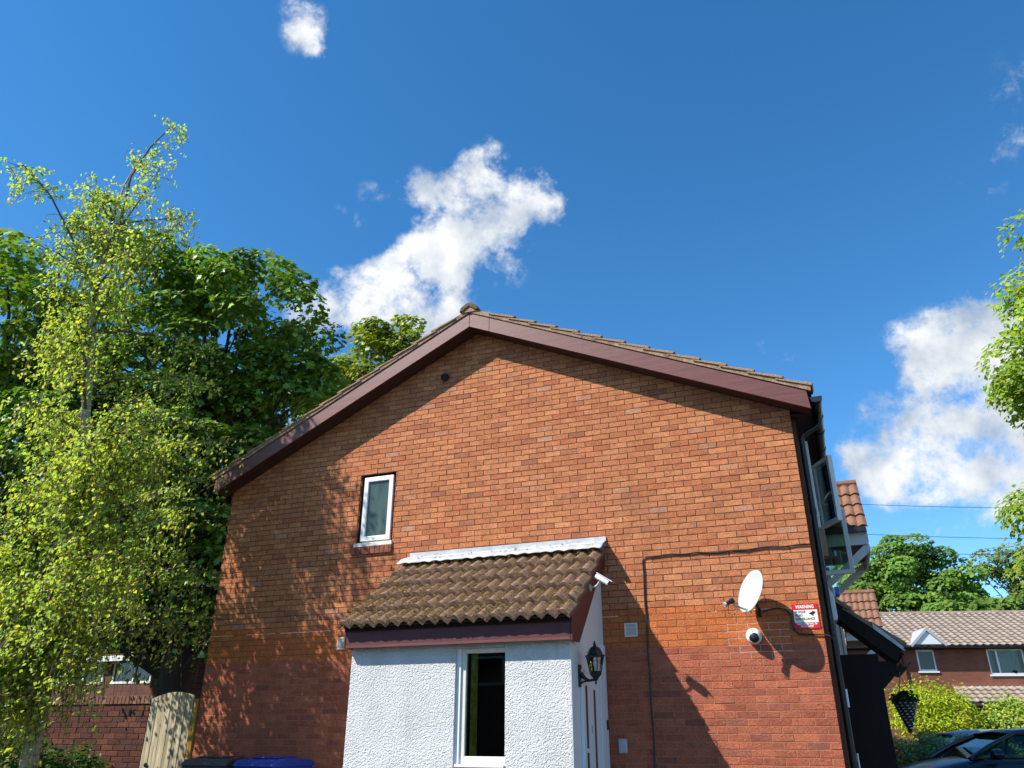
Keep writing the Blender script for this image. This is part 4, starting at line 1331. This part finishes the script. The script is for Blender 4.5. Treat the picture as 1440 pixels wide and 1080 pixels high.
# gablet
MB().prism([(.62, 4.80), (1.76, 4.80), (1.2, 5.33)], 'y', -.36, -.30).build('gablet', M['white'], oh)
for s_ in (-1, 1):
    MB().prism([(1.2 + s_ * .66, 4.70), (1.2, 5.33), (1.2, 5.45), (1.2 + s_ * .70, 4.80)], 'y', -.42, 1.2).build('gablet_roof', M['grey_plastic'], oh)


def far_window(a, b, c, d, mull=None, curtain=False):
    T = .07
    m = MB().box(a, a + T, .03, .1, c, d).box(b - T, b, .03, .1, c, d).box(a + T, b - T, .03, .1, c, c + T).box(a + T, b - T, .03, .1, d - T, d)
    if mull: m.box(mull - T / 2, mull + T / 2, .03, .1, c + T, d - T)
    o = m.build('window', M['white'], oh, .008)
    if mull:
        B(a + T, mull - T / 2, .06, .07, c + T, d - T).build('pane', M['glass'] if curtain else M['far_glass'], o)
        B(mull + T / 2, b - T, .06, .07, c + T, d - T).build('pane', M['glass'] if curtain else M['far_glass'], o)
    else:
        B(a + T, b - T, .06, .07, c + T, d - T).build('pane', M['far_glass'], o)
    B(a - .05, b + .05, -.05, .03, c - .06, c - .002).build('sill', M['white'], o)
    if curtain:
        cm = MB(); n = 40
        for (q0, q1) in ((a + .05, mull - .12), (mull + .06, b - .2)):
            for i in range(n):
                xa = q0 + (q1 - q0) * i / n; xb_ = q0 + (q1 - q0) * (i + 1) / n
                cm.add([(xa, .16 + .02 * math.sin(i * 1.7), c), (xb_, .16 + .02 * math.sin((i + 1) * 1.7), c), (xb_, .16 + .02 * math.sin((i + 1) * 1.7), d), (xa, .16 + .02 * math.sin(i * 1.7), d)], [(0, 1, 2, 3)])
        cm.build('curtain', M['net'], o)
        MB().lathe([(0, 0), (.1, 0), (.12, .06), (.08, .12), (0, .14)], (4.45, .12, c + .04), 12).build('ornament', M['black'], o)


far_window(*holes[0])
far_window(*holes[1], mull=3.88, curtain=True)
far_window(*holes[2], mull=8.2)
# canopy along the ground floor
MB().prism([(-.01, 3.12), (-.01, 3.2), (-.25, 3.18), (-.25, 3.10)], 'x', 1.95, 12).build('canopy_flashing', M['white'], oh)
MB().prism([(-.25, 3.12), (-1.25, 2.55), (-1.25, 2.45), (-.01, 2.95), (-.01, 3.1)], 'x', 1.95, 12).build('canopy_roof', M['tile_far'], oh)
tag(tiled_sheet(1.9, 12.05, -1.3, 2.56, -.2, 3.17, .31, .3, .045, .04).build('canopy_tiles', M['tile_far'], oh), kind='stuff')
MB().tube([(.2, -.06, 0), (.2, -.06, 4.65)], .04, 8).build('downpipe', M['brown_wood'], oh)
B(3, 4.0, -.05, -.001, 0, 2.1).build('door', M['white'], oh)
B(5.2, 7.2, -.03, -.001, .9, 2.2).build('ground_floor_window', M['far_glass'], oh)

# house on the near side of the street: it shows only as a reflection in the porch window
nh = thing('brick_house', 'brown brick house on the near side, mirrored in the porch window', 'house', (-8, -27, 0))
B(-16, 16, -7, 0, 0, 5.2).build('wall', M['old_brick'], nh)
MB().prism([(-7.3, 5.1), (-3.5, 7.2), (.3, 5.1)], 'x', -16.3, 16.3).build('roof', M['tile'], nh)
for k in range(8):
    o = B(-14.5 + 3.9 * k, -13 + 3.9 * k, .001, .04, 3.4, 4.6).build('window', M['white'], nh)
    B(-14.42 + 3.9 * k, -13.08 + 3.9 * k, .041, .05, 3.48, 4.52).build('pane', M['far_glass'], o)

# ------------------------------------------------------------------ left: gate, garden wall, low house behind
gt = thing('garden_gate', 'weathered arched timber gate between the garden wall and the house', 'gate', (-.88, 0, 0))
nb = 6
for i in range(nb):
    x0 = .0 + i * .131; x1 = x0 + .119
    def hz(x):
        return 1.79 + .105 * math.sin(math.pi * min(max((x + .05) / 1.0, 0), 1))
    yj = random.uniform(-.006, .006)
    MB().prism([(x0, .06), (x1, .06), (x1 + .003, hz(x1)), (x0 + .003, hz(x0))], 'y', -.02 + yj, .0 + yj).build('board', M['old_wood'], gt, .003)
for z in (.3, 1.0, 1.55):
    B(.0, .78, .008, .05, z, z + .1).build('rail', M['old_wood'], gt)
MB().obox((.39, .03, .7), (.36, 0, .28), (0, .018, 0), (-.03, 0, .045)).build('brace', M['old_wood'], gt)
B(.795, .868, -.03, .05, 0, 1.80).build('post', M['gold_wood'], gt, .006)
MB().lathe([(.025, 0), (.03, .012), (0, .014)], (.12, -.024, .95), 14, MY).build('latch', M['black_metal'], gt)

gw = thing('garden_wall', 'dark red brick garden wall in dappled shade beside the timber gate', 'wall', (-6.5, .02, 0))
M['old_mortar'] = mat('grimy_mortar', (.06, .04, .03), .95, .3, 8)
gcore = B(.0, 5.585, .004, .2, 0, 1.74).build('wall_core', M['old_mortar'], gw)
bl = []
for j in range(23):
    z0 = .0 + j * CO + .004
    x = 5.585
    first = .1125 if j % 2 else .225
    while x > .01:
        xl = max(0, x - first); first = .225
        if x - xl > .03: bl.append((xl + .004, x - .004, z0, z0 + .067))
        x = xl
bl.sort(key=lambda b: -(b[0] + b[2] * 3.0))
rs = MB()
for i, b in enumerate(bl):
    c_ = random.choice([(.10, .032, .02), (.08, .027, .02), (.13, .045, .027), (.075, .032, .024)])
    v, f = brick_shape(*b, -random.uniform(.0, .005), .03)
    if i < 230: MB().add(v, f, c_).build('brick', M['brick'], gcore)
    else: rs.add(v, f, c_)
tag(rs.build('brickwork', M['brick'], gcore), kind='stuff')
x = .0
while x < 5.56:
    v, f = brick_shape(x + .004, x + .069, 1.745, 1.852, -.02, .24)
    c_ = random.choice([(.22, .10, .07), (.18, .08, .055), (.27, .15, .10)])
    MB().add([(a, b, c) for a, b, c in v] , f + [(8, 11, 10, 9)], [c_][0]).build('coping_brick', M['brick'], gw)
    x += .074

lh = thing('low_brick_house', 'low dark brick house with white framed windows behind the garden wall', 'house', (-18, 8, 0))
w_ = MB()
LHW = [(5.45, 7.2), (7.5, 8.95)]
xs = [0] + [v for h in LHW for v in h] + [11.6]
for i in range(0, len(xs), 2): w_.box(xs[i], xs[i + 1], 0, .25, 0, 3.35)
for a, b in LHW: w_.box(a, b, 0, .25, 0, 2.62); w_.box(a, b, 0, .25, 3.24, 3.35)
w_.box(0, .25, .25, 5, 0, 3.35); w_.box(11.35, 11.6, .25, 5, 0, 3.35)
w_.build('wall', M['old_brick'], lh)
B(.26, 11.3, .6, .65, 0, 3.3).build('interior', M['dark_room'], lh)
for a, b in LHW:
    m = MB()
    for (p, q) in ((a, a + .07), (b - .07, b), ((a * .45 + b * .55) - .03, (a * .45 + b * .55) + .03)): m.box(p, q, .02, .1, 2.62, 3.24)
    m.box(a, b, .0, .02, 2.60, 2.68); m.box(a + .07, b - .07, .03, .1, 3.18, 3.24)
    o = m.build('window', M['white'], lh)
    B(a + .06, b - .06, .06, .065, 2.66, 3.2).build('pane', M['far_glass'], o)
B(-.2, 11.9, -.25, -.22, 3.2, 3.34).build('fascia', M['white'], lh)
B(-.2, 11.9, -.22, 5.2, 3.3, 3.4).build('roof', M['tile'], lh)

# ------------------------------------------------------------------ vehicles
def car(name, label, loc, rz, paint):
    t = thing(name, label, 'car', loc, rz)
    P_ = M[paint]
    st = [(0.0, .55, .38, .60), (.06, .70, .30, .70), (.25, .80, .24, .78), (.6, .86, .2, .87), (1.0, .88, .2, .955), (1.25, .89, .2, 1.0), (1.6, .90, .2, 1.02), (2.4, .905, .2, 1.03), (3.2, .90, .2, 1.05), (3.7, .88, .22, 1.06), (4.0, .84, .28, 1.02), (4.16, .76, .34, .9), (4.2, .6, .4, .7)]
    m = MB(); n = 0
    for (u, w, zb0, zt) in st:
        ring = [(0, zb0), (w * .85, zb0), (w * .97, zb0 + .14), (w, zb0 + (zt - zb0) * .55), (w * .965, zt - .10), (w * .9, zt - .03), (w * .72, zt + .005), (0, zt + .035)]
        full = ring + [(-a, b) for a, b in ring[-2:0:-1]]
        n = len(full)
        m.v += [(u, a, b) for a, b in full]
    for i in range(len(st) - 1):
        m.f += [(i * n + k, i * n + (k + 1) % n, (i + 1) * n + (k + 1) % n, (i + 1) * n + k) for k in range(n)]
    m.f += [tuple(range(n - 1, -1, -1)), tuple((len(st) - 1) * n + k for k in range(n))]
    body = m.build('body', P_, t, smooth=True)
    # greenhouse
    gs = [(1.18, .74, 1.0, .70, 1.02), (1.5, .765, 1.02, .65, 1.20), (2.0, .78, 1.03, .585, 1.40), (2.6, .78, 1.03, .57, 1.452), (3.2, .77, 1.05, .565, 1.44), (3.75, .74, 1.05, .57, 1.36), (4.1, .70, 1.04, .66, 1.06)]
    m = MB()
    for (u, wb, z0, wt, z1) in gs: m.v += [(u, wb, z0), (u, wt, z1 - .02), (u, -wt, z1 - .02), (u, -wb, z0)]
    for i in range(len(gs) - 1):
        m.f += [(i * 4 + k, i * 4 + k + 1, i * 4 + k + 5, i * 4 + k + 4) for k in range(3)]
    m.build('glass', M['car_glass'], t, smooth=False)
    m = MB()
    rs_ = [(1.93, .60, 1.375), (2.1, .60, 1.418), (2.6, .585, 1.458), (3.2, .58, 1.448), (3.75, .58, 1.37)]
    for (u, w, z) in rs_: m.v += [(u, -w, z - .03), (u, -w * .92, z), (u, 0, z + .022), (u, w * .92, z), (u, w, z - .03)]
    for i in range(len(rs_) - 1): m.f += [(i * 5 + k, i * 5 + k + 1, i * 5 + k + 6, i * 5 + k + 5) for k in range(4)]
    m.build('roof', P_, t, smooth=True).modifiers.new('s', 'SOLIDIFY').thickness = .03
    for s_ in (-1, 1):
        MB().tube([(1.12, s_ * .76, 1.0), (1.5, s_ * .70, 1.2), (2.0, s_ * .605, 1.395)], [.04, .032, .03], 8).build('pillar', P_, t, smooth=True)
        MB().tube([(2.0, s_ * .605, 1.395), (2.6, s_ * .59, 1.43), (3.2, s_ * .585, 1.42), (3.75, s_ * .60, 1.34), (4.05, s_ * .70, 1.06)], [.025, .025, .025, .04, .06], 8).build('pillar', P_, t, smooth=True)
        MB().tube([(2.5, s_ * .785, 1.04), (2.55, s_ * .58, 1.43)], .03, 6).build('pillar', M['black'], t)
        MB().tube([(3.4, s_ * .77, 1.05), (3.45, s_ * .58, 1.41)], .045, 6).build('pillar', P_, t)
        mi = MB().lathe([(0, -.03), (.06, -.03), (.085, .02), (.085, .10), (.06, .13), (0, .13)], (1.42, s_ * .99, 1.08), 14, Matrix(((0, 0, 1), (1.15, 0, 0), (0, 1, 0))))
        mi.build('mirror', P_, t, smooth=True)
        B(1.40, 1.5, min(s_ * .88, s_ * .95), max(s_ * .88, s_ * .95), 1.03, 1.06).build('mirror_arm', M['black'], t)
        MB().lathe([(0, 0), (.1, 0), (.12, .03), (.06, .05), (0, .05)], (.13, s_ * .58, .66), 12, facing((-1, 0, .2))).build('headlight', M['headlight'], t, smooth=True)
        MB().obox((4.14, s_ * .62, .88), (.03, 0, 0), (0, .12, 0), (0, 0, .09)).build('tail_light', M['red'], t, .02)
        B(1.28, 3.9, min(s_ * .885, s_ * .9), max(s_ * .885, s_ * .9), .985, 1.005).build('window_trim', M['black'], t)
        for u in (.78, 3.38):
            wy = [(.31, -.1), (.32, -.06), (.32, .06), (.31, .1), (.2, .1), (.2, -.1), (.31, -.1)]
            wh = MB().lathe(wy, (u, s_ * .79, .32), 24, Matrix(((1, 0, 0), (0, 0, 1), (0, -1, 0)))).build('wheel', M['tyre'], t, smooth=True)
            MB().lathe([(0, -.06), (.2, -.07), (.2, .07), (0, .06)], (u, s_ * .80, .32), 20, Matrix(((1, 0, 0), (0, 0, 1), (0, -1, 0)))).build('rim', M['rim'], wh)
    B(.02, .1, -.45, .45, .42, .54).build('grille', M['black'], t)
    return t


car('parked_car', 'dark blue grey hatchback parked in front of the green hedge', (8.95, 7.28, 0), R(19), 'paint')
car('parked_car', 'silver car parked behind the green hedge', (13.9, 13.25, .0), R(19 + 180), 'silver')

# ------------------------------------------------------------------ overhead wires
def wire(label, a, b, sag):
    pts = []
    for i in range(25):
        t = i / 24
        p = Vector(a).lerp(Vector(b), t); p.z -= sag * 4 * t * (1 - t)
        pts.append(p)
    tag(MB().tube(pts, .012, 5).build('overhead_wire', M['black']), label, 'wire')


wire('highest of the overhead wires above the far trees', (4.5, 30.65, 12.55), (26, 28.8, 9.55), .35)
wire('middle overhead wire above the far trees', (4.5, 30.65, 11.0), (26, 28.8, 8.25), .3)
wire('lowest overhead wire just above the far tree tops', (4.5, 30.65, 9.95), (26, 28.8, 7.65), .2)

# ------------------------------------------------------------------ vegetation
# birch
BX, BY = -.90, -1.75
birch = thing('birch_tree', 'tall light green birch with pale trunk and drooping twigs beside the house', 'tree', (BX, BY, 0))
be = Vector((.631, .776, 0)); bn_ = Vector((-.776, .631, 0))


def bp(e, n, z): return be * e + bn_ * n + Vector((0, 0, z))


tr = [bp(.05, 0, 0), bp(.0, 0, 1.0), bp(-.03, .05, 2.0), bp(-.12, .0, 3.3), bp(-.22, .05, 4.4), bp(-.30, .0, 5.4), bp(-.45, .05, 6.6), bp(-.60, .1, 7.6), bp(-.62, .1, 8.6), bp(-.58, .1, 9.6), bp(-.45, .15, 10.3)]
wd = MB().tube(tr, [.125, .105, .095, .085, .075, .066, .05, .036, .025, .016, .008], 12)
wd.build('trunk', M['bark_birch'], birch, smooth=True)
limbs = []
nl = 104
for i in range(nl):
    z = 1.3 + 7.6 * (i + random.random()) / 64 if i < 64 else random.uniform(1.5, 4.6) if i < 84 else random.uniform(1.5, 3.0)
    k = 0
    while k < len(tr) - 2 and tr[k + 1].z < z: k += 1
    f = (z - tr[k].z) / (tr[k + 1].z - tr[k].z)
    p = tr[k].lerp(tr[k + 1], f)
    a = random.uniform(0, 6.283)
    R0 = (1.95 if z < 5 else 1.95 - (z - 5) * .27)
    if i >= 64: a = math.atan2(-bn_.y, -bn_.x) + random.uniform(-1.0, 1.0) - (.5 if i >= 84 else 0)
    ce = math.cos(a) * be.x + math.sin(a) * be.y
    if ce < -.2: R0 *= .55
    if ce > .3 and z < 7: R0 *= 1.15
    R0 *= random.uniform(.65, 1.05)
    rise = random.uniform(.5, 1.3)
    d = Vector((math.cos(a), math.sin(a), 0))
    pts = [p]
    for s_ in (.25, .5, .75, 1):
        pts.append(p + d * R0 * s_ + Vector((random.uniform(-.08, .08), random.uniform(-.08, .08), rise * (s_ - .55 * s_ * s_))))
    limbs.append((pts, .022))
# the open leaders at the top
limbs.append(([bp(-.60, .1, 8.0), bp(-.5, .1, 9.0), bp(-.52, .1, 9.8), bp(-.35, .1, 10.5), bp(-.12, .1, 11.05), bp(.0, .1, 11.1)], .026))
limbs.append(([bp(-.60, .1, 7.6), bp(-1.0, .0, 8.2), bp(-1.5, -.1, 8.9), bp(-1.95, -.1, 9.3), bp(-2.15, -.1, 9.15)], .022))
limbs.append(([bp(-.50, .1, 7.2), bp(-.1, .2, 8.2), bp(.2, .2, 9.0), bp(.52, .2, 9.55)], .02))
limbs.append(([bp(-.6, .1, 8.2), bp(-.9, .3, 9.1), bp(-1.0, .3, 9.7)], .016))
limbs.append(([bp(-.6, .1, 8.4), bp(-.3, -.2, 9.2), bp(-.1, -.3, 9.9)], .016))
lm = MB()
for pts, r in limbs:
    lm.tube(pts, [r * (1 - .8 * i / (len(pts) - 1)) for i in range(len(pts))], 6, False)
lm.build('limbs', M['twig'], birch, smooth=True)
tw = MB()
LP = []; LN = []
for li, (pts, r) in enumerate(limbs):
    topl = li >= nl
    ntw = 24 if not topl else 20
    for q in range(ntw):
        s_ = random.uniform(.22, 1.0) if not topl else random.uniform(.15, 1)
        fi = s_ * (len(pts) - 1); k = min(int(fi), len(pts) - 2)
        p = pts[k].lerp(pts[k + 1], fi - k)
        a = random.uniform(0, 6.283)
        d = Vector((math.cos(a), math.sin(a), random.uniform(-.1, .5))) * random.uniform(.15, .4)
        drop = random.uniform(.25, .95) if not topl else random.uniform(.08, .6)
        if p.z - drop < .6: drop = max(.1, p.z - .7)
        tp = [p, p + d * .6 + Vector((0, 0, -.04)), p + d + Vector((0, 0, -drop * .45)), p + d * 1.12 + Vector((random.uniform(-.05, .05), random.uniform(-.05, .05), -drop))]
        wp = tp[3] + Vector((BX, BY, 0))
        if (wp.x > -.12 and wp.y > -.12) or (wp.z > 4.3 and wp.x > -.3 and wp.y > -.45): continue
        if (wp.x - CAM.x) * 9.344 + (wp.y - CAM.y) * 8.485 > 1.2: continue
        tw.tube(tp, [.005, .004, .003, .002], 3, False)
        if tp[3].dot(be) > .72 and tp[3].z < 2.0: continue
        thin = .6 if p.z < 6.8 else .5
        if topl: thin = 1
        nlv = int(thin * (drop + .35) * (27 if not topl else 32))
        for z_ in range(nlv):
            t = random.uniform(.1, 1) * 3; kk = min(int(t), 2)
            c = tp[kk].lerp(tp[kk + 1], t - kk)
            LP.append((c.x + random.gauss(0, .045), c.y + random.gauss(0, .045), c.z + random.gauss(0, .035)))
            LN.append((random.gauss(-.5, .55), random.gauss(-.6, .55), random.gauss(.6, .5)))
tw.build('twigs', M['twig'], birch)
n = len(LP)
leaves('crown', LP, LN, rng.uniform(.045, .08, n), leafcol(n, (.37, .44, .08), .22, .16), M['leaf'], birch, 'kite')
print('birch leaves', n)

broadleaf('maple_tree', 'big dark green maple rising behind the birch and the roof edge', (-5.3, 5.1, 0), 14, .34,
          [(-5.2, 5.2, 11.0, 2.3, 2.3, 2.9), (-4.25, 6.1, 8.8, 1.55, 1.6, 2.6), (-6.8, 4.1, 10.4, 2.2, 2.2, 2.9), (-6.0, 4.6, 6.6, 2.4, 2.4, 2.2), (-4.9, 5.3, 4.8, 1.6, 1.6, 1.4), (-7.8, 3.4, 7.5, 2.4, 2.4, 2.6), (-6.4, 5.2, 4.3, 2.2, 1.8, 1.5), (-8.6, 3.4, 4.6, 2.0, 1.8, 1.7)],
          420, 62000, .16, (.15, .255, .034), 'trees behind the house', clump_r=.72)
broadleaf('maple_tree', 'dark green maple standing farther left behind the birch', (-11.2, 3.4, 0), 14, .34,
          [(-11.4, 2.4, 10.6, 2.5, 2.5, 3.2), (-12.4, 1.6, 7.0, 2.6, 2.6, 3.0), (-9.6, 3.6, 6.5, 2.4, 2.4, 2.8), (-10.6, 3.0, 4.2, 2.2, 2.2, 1.6)],
          240, 32000, .175, (.19, .29, .036), 'trees behind the house', clump_r=.8)
broadleaf('maple_tree', 'yellow green tree whose top shows above the left roof slope', (-5.8, 12.4, 0), 15, .3,
          [(-5.5, 12.3, 13.0, 1.35, 1.35, 2.4), (-6.7, 11.8, 12.0, 1.3, 1.3, 2.0), (-4.6, 12.7, 14.0, .75, .75, 1.4), (-5.6, 12.2, 9.5, 1.8, 1.8, 2.4)],
          190, 22000, .17, (.25, .30, .028), 'trees behind the house', clump_r=.6)
broadleaf('broadleaf_tree', 'dark leafy tree close behind the low brick house', (-9.5, 15, 0), 9, .3,
          [(-9.5, 15, 4.6, 3.0, 2.0, 2.6), (-13.0, 15, 4.8, 3.0, 2.0, 3.0), (-6.8, 15.5, 5.0, 2.4, 2.0, 3.0)], 220, 24000, .2, (.06, .115, .02), 'trees behind the house', 'hex', .85)
broadleaf('broadleaf_tree', 'dark leafy tree filling the gap left of the birch', (-18, 12.5, 0), 9, .3,
          [(-18, 12.5, 5, 3.0, 2.4, 3.4), (-21.5, 11, 5.2, 3.4, 2.6, 3.6)], 150, 17000, .22, (.055, .11, .02), 'trees behind the house', 'hex', .9)
broadleaf('ash_tree', 'light green ash with hanging leafy branches beside the street', (14.0, 1.3, 0), 9, .22,
          [(12.75, 1.0, 7.3, 1.2, 1.2, .8), (12.4, 1.0, 6.35, 1.2, 1.2, .85), (12.25, 1.0, 5.9, 1.1, 1.1, .6), (11.9, 1.0, 5.35, 1.15, 1.2, .75), (12.0, 1.1, 4.6, .8, .8, .55), (11.35, 1.25, 3.45, .75, .7, .68), (13.6, 1.4, 6.5, 1.6, 1.8, 2.0), (13.5, 1.3, 4.5, 1.4, 1.4, 1.4)],
          480, 105000, .082, (.25, .34, .04), None, 'kite', .42, 'leaf', flat=.9)
broadleaf('broadleaf_tree', 'rounded dark green tree behind the house across the street', (13.4, 45, 0), 13, .5,
          [(13.0, 45, 8.0, 4.2, 4.0, 4.7), (15.6, 45.3, 6.6, 2.8, 2.8, 3.6), (10.4, 45, 7.4, 2.6, 2.6, 3.9)], 260, 62000, .2, (.12, .215, .03), 'trees across the street', 'hex', 1.1, 'leaf_far')
broadleaf('broadleaf_tree', 'lower leafy green tree filling in behind the pale tiled roof', (18.4, 44, 0), 9, .4,
          [(18.4, 44, 6.0, 2.8, 2.6, 2.9), (15.0, 40.5, 5.6, 2.3, 2.0, 2.4), (20.3, 42.5, 5.0, 2.6, 2.5, 2.4)], 170, 36000, .2, (.12, .2, .03), 'trees across the street', 'hex', 1.05, 'leaf_far')
broadleaf('broadleaf_tree', 'pale feathery tree beyond the others across the street', (20.8, 52, 0), 13, .4,
          [(20.6, 52, 9.2, 3.2, 3.0, 3.6), (23.5, 52, 9.0, 3.5, 3.0, 4.5)], 150, 26000, .18, (.15, .20, .04), 'trees across the street', 'hex', 1.1, 'leaf_far')
broadleaf('broadleaf_tree', 'bright yellow green tree by the end of the pale tiled roof', (20.2, 38, 0), 10, .3,
          [(20.3, 38, 7.2, 1.9, 1.9, 2.6), (21.8, 38, 6.6, 1.9, 1.9, 3.0)], 90, 16000, .16, (.24, .27, .02), 'trees across the street', 'hex', .8, 'leaf_far')


def shrub(name, label, base, lobes, n, lsize, col, kind='kite', group=None, up_=.5, mt='leaf_far', spiky=0, var=.25):
    root = thing(name, label, 'shrub', base, 0, group)
    L = np.array(lobes, float)
    pick = rng.choice(len(L), n, p=(L[:, 3] * L[:, 5]) / (L[:, 3] * L[:, 5]).sum())
    u = unit(n); u[:, 2] = np.where(rng.random(n) < .75, np.abs(u[:, 2]), u[:, 2])
    P = L[pick, :3] + u * (rng.uniform(.35, 1, (n, 1)) ** .45) * L[pick, 3:6]
    if spiky:
        P += (rng.random((n, 1)) ** 3) * spiky * np.array([0, 0, 1]) * (u[:, 2:3] > .2)
    P = P + 0.05 * np.sin(P[:, [1, 2, 0]] * 9 + 1.0)
    P = P - np.array(base)
    P[:, 2] = np.maximum(P[:, 2], .05)
    nr = u * .8 + np.array([-.1, -.15, up_]) + rng.normal(size=(n, 3)) * .5
    leaves('foliage', P, nr, lsize * rng.uniform(.6, 1.3, n), leafcol(n, col, var, .18), M[mt], root, kind)
    st_ = MB()
    for i in range(14):
        j = rng.integers(n)
        st_.tube([(random.uniform(-.1, .1), random.uniform(-.1, .1), 0), tuple(P[j] * np.array([.5, .5, .55])), tuple(P[j])], [.03, .018, .006], 5, False)
    st_.build('stems', M['twig'], root)
    return root


shrub('golden_shrub', 'tall bright yellow green shrub beside the hanging basket', (11.2, 19.9, 0), [(10.79, 19.99, 1.53, 0.96, 0.96, 1.26), (11.51, 20.11, 1.41, 0.9, 0.96, 1.2), (10.19, 19.75, 1.65, 0.54, 0.6, 0.96), (11.39, 19.87, 0.57, 1.2, 0.96, 0.84)], 12000, .12, (.36, .44, .018), 'long', 'shrubs along the street', .7, spiky=.5)
shrub('golden_shrub', 'broad speckled yellow green shrub behind the dark parked car', (13.4, 20.7, 0), [(13.31, 20.71, 1.29, 1.2, 1.08, 1.14), (14.27, 20.95, 1.17, 1.08, 0.96, 1.14), (12.59, 20.59, 0.81, 0.84, 0.84, 0.96)], 11000, .11, (.28, .36, .045), 'kite', 'shrubs along the street', .6, spiky=.3)
shrub('green_hedge', 'low grey green hedge behind the dark parked car', (10.0, 9.7, 0), [(9.35, 9.45, .72, .55, .5, .66), (9.95, 9.65, .72, .6, .5, .72), (10.6, 9.9, .7, .6, .5, .68), (11.3, 10.1, .65, .6, .5, .62)], 17000, .055, (.24, .32, .13), 'kite', None, .5)
shrub('leafy_shrub', 'dark green glossy shrub at the foot of the birch', (-1.75, -1.15, 0), [(-1.9, -1.2, .75, .75, .7, .65), (-1.2, -.75, .6, .55, .5, .6), (-2.6, -1.7, .9, .7, .7, .8)], 5200, .075, (.055, .11, .025), 'kite', None, .6, 'leaf')
shrub('leafy_shrub', 'dry pinkish green shrub growing against the garden wall', (-2.6, -.75, 0), [(-2.6, -.7, 1.3, .45, .4, .6), (-2.9, -1.0, .7, .6, .5, .7)], 2200, .06, (.20, .16, .085), 'kite', None, .5, 'leaf')
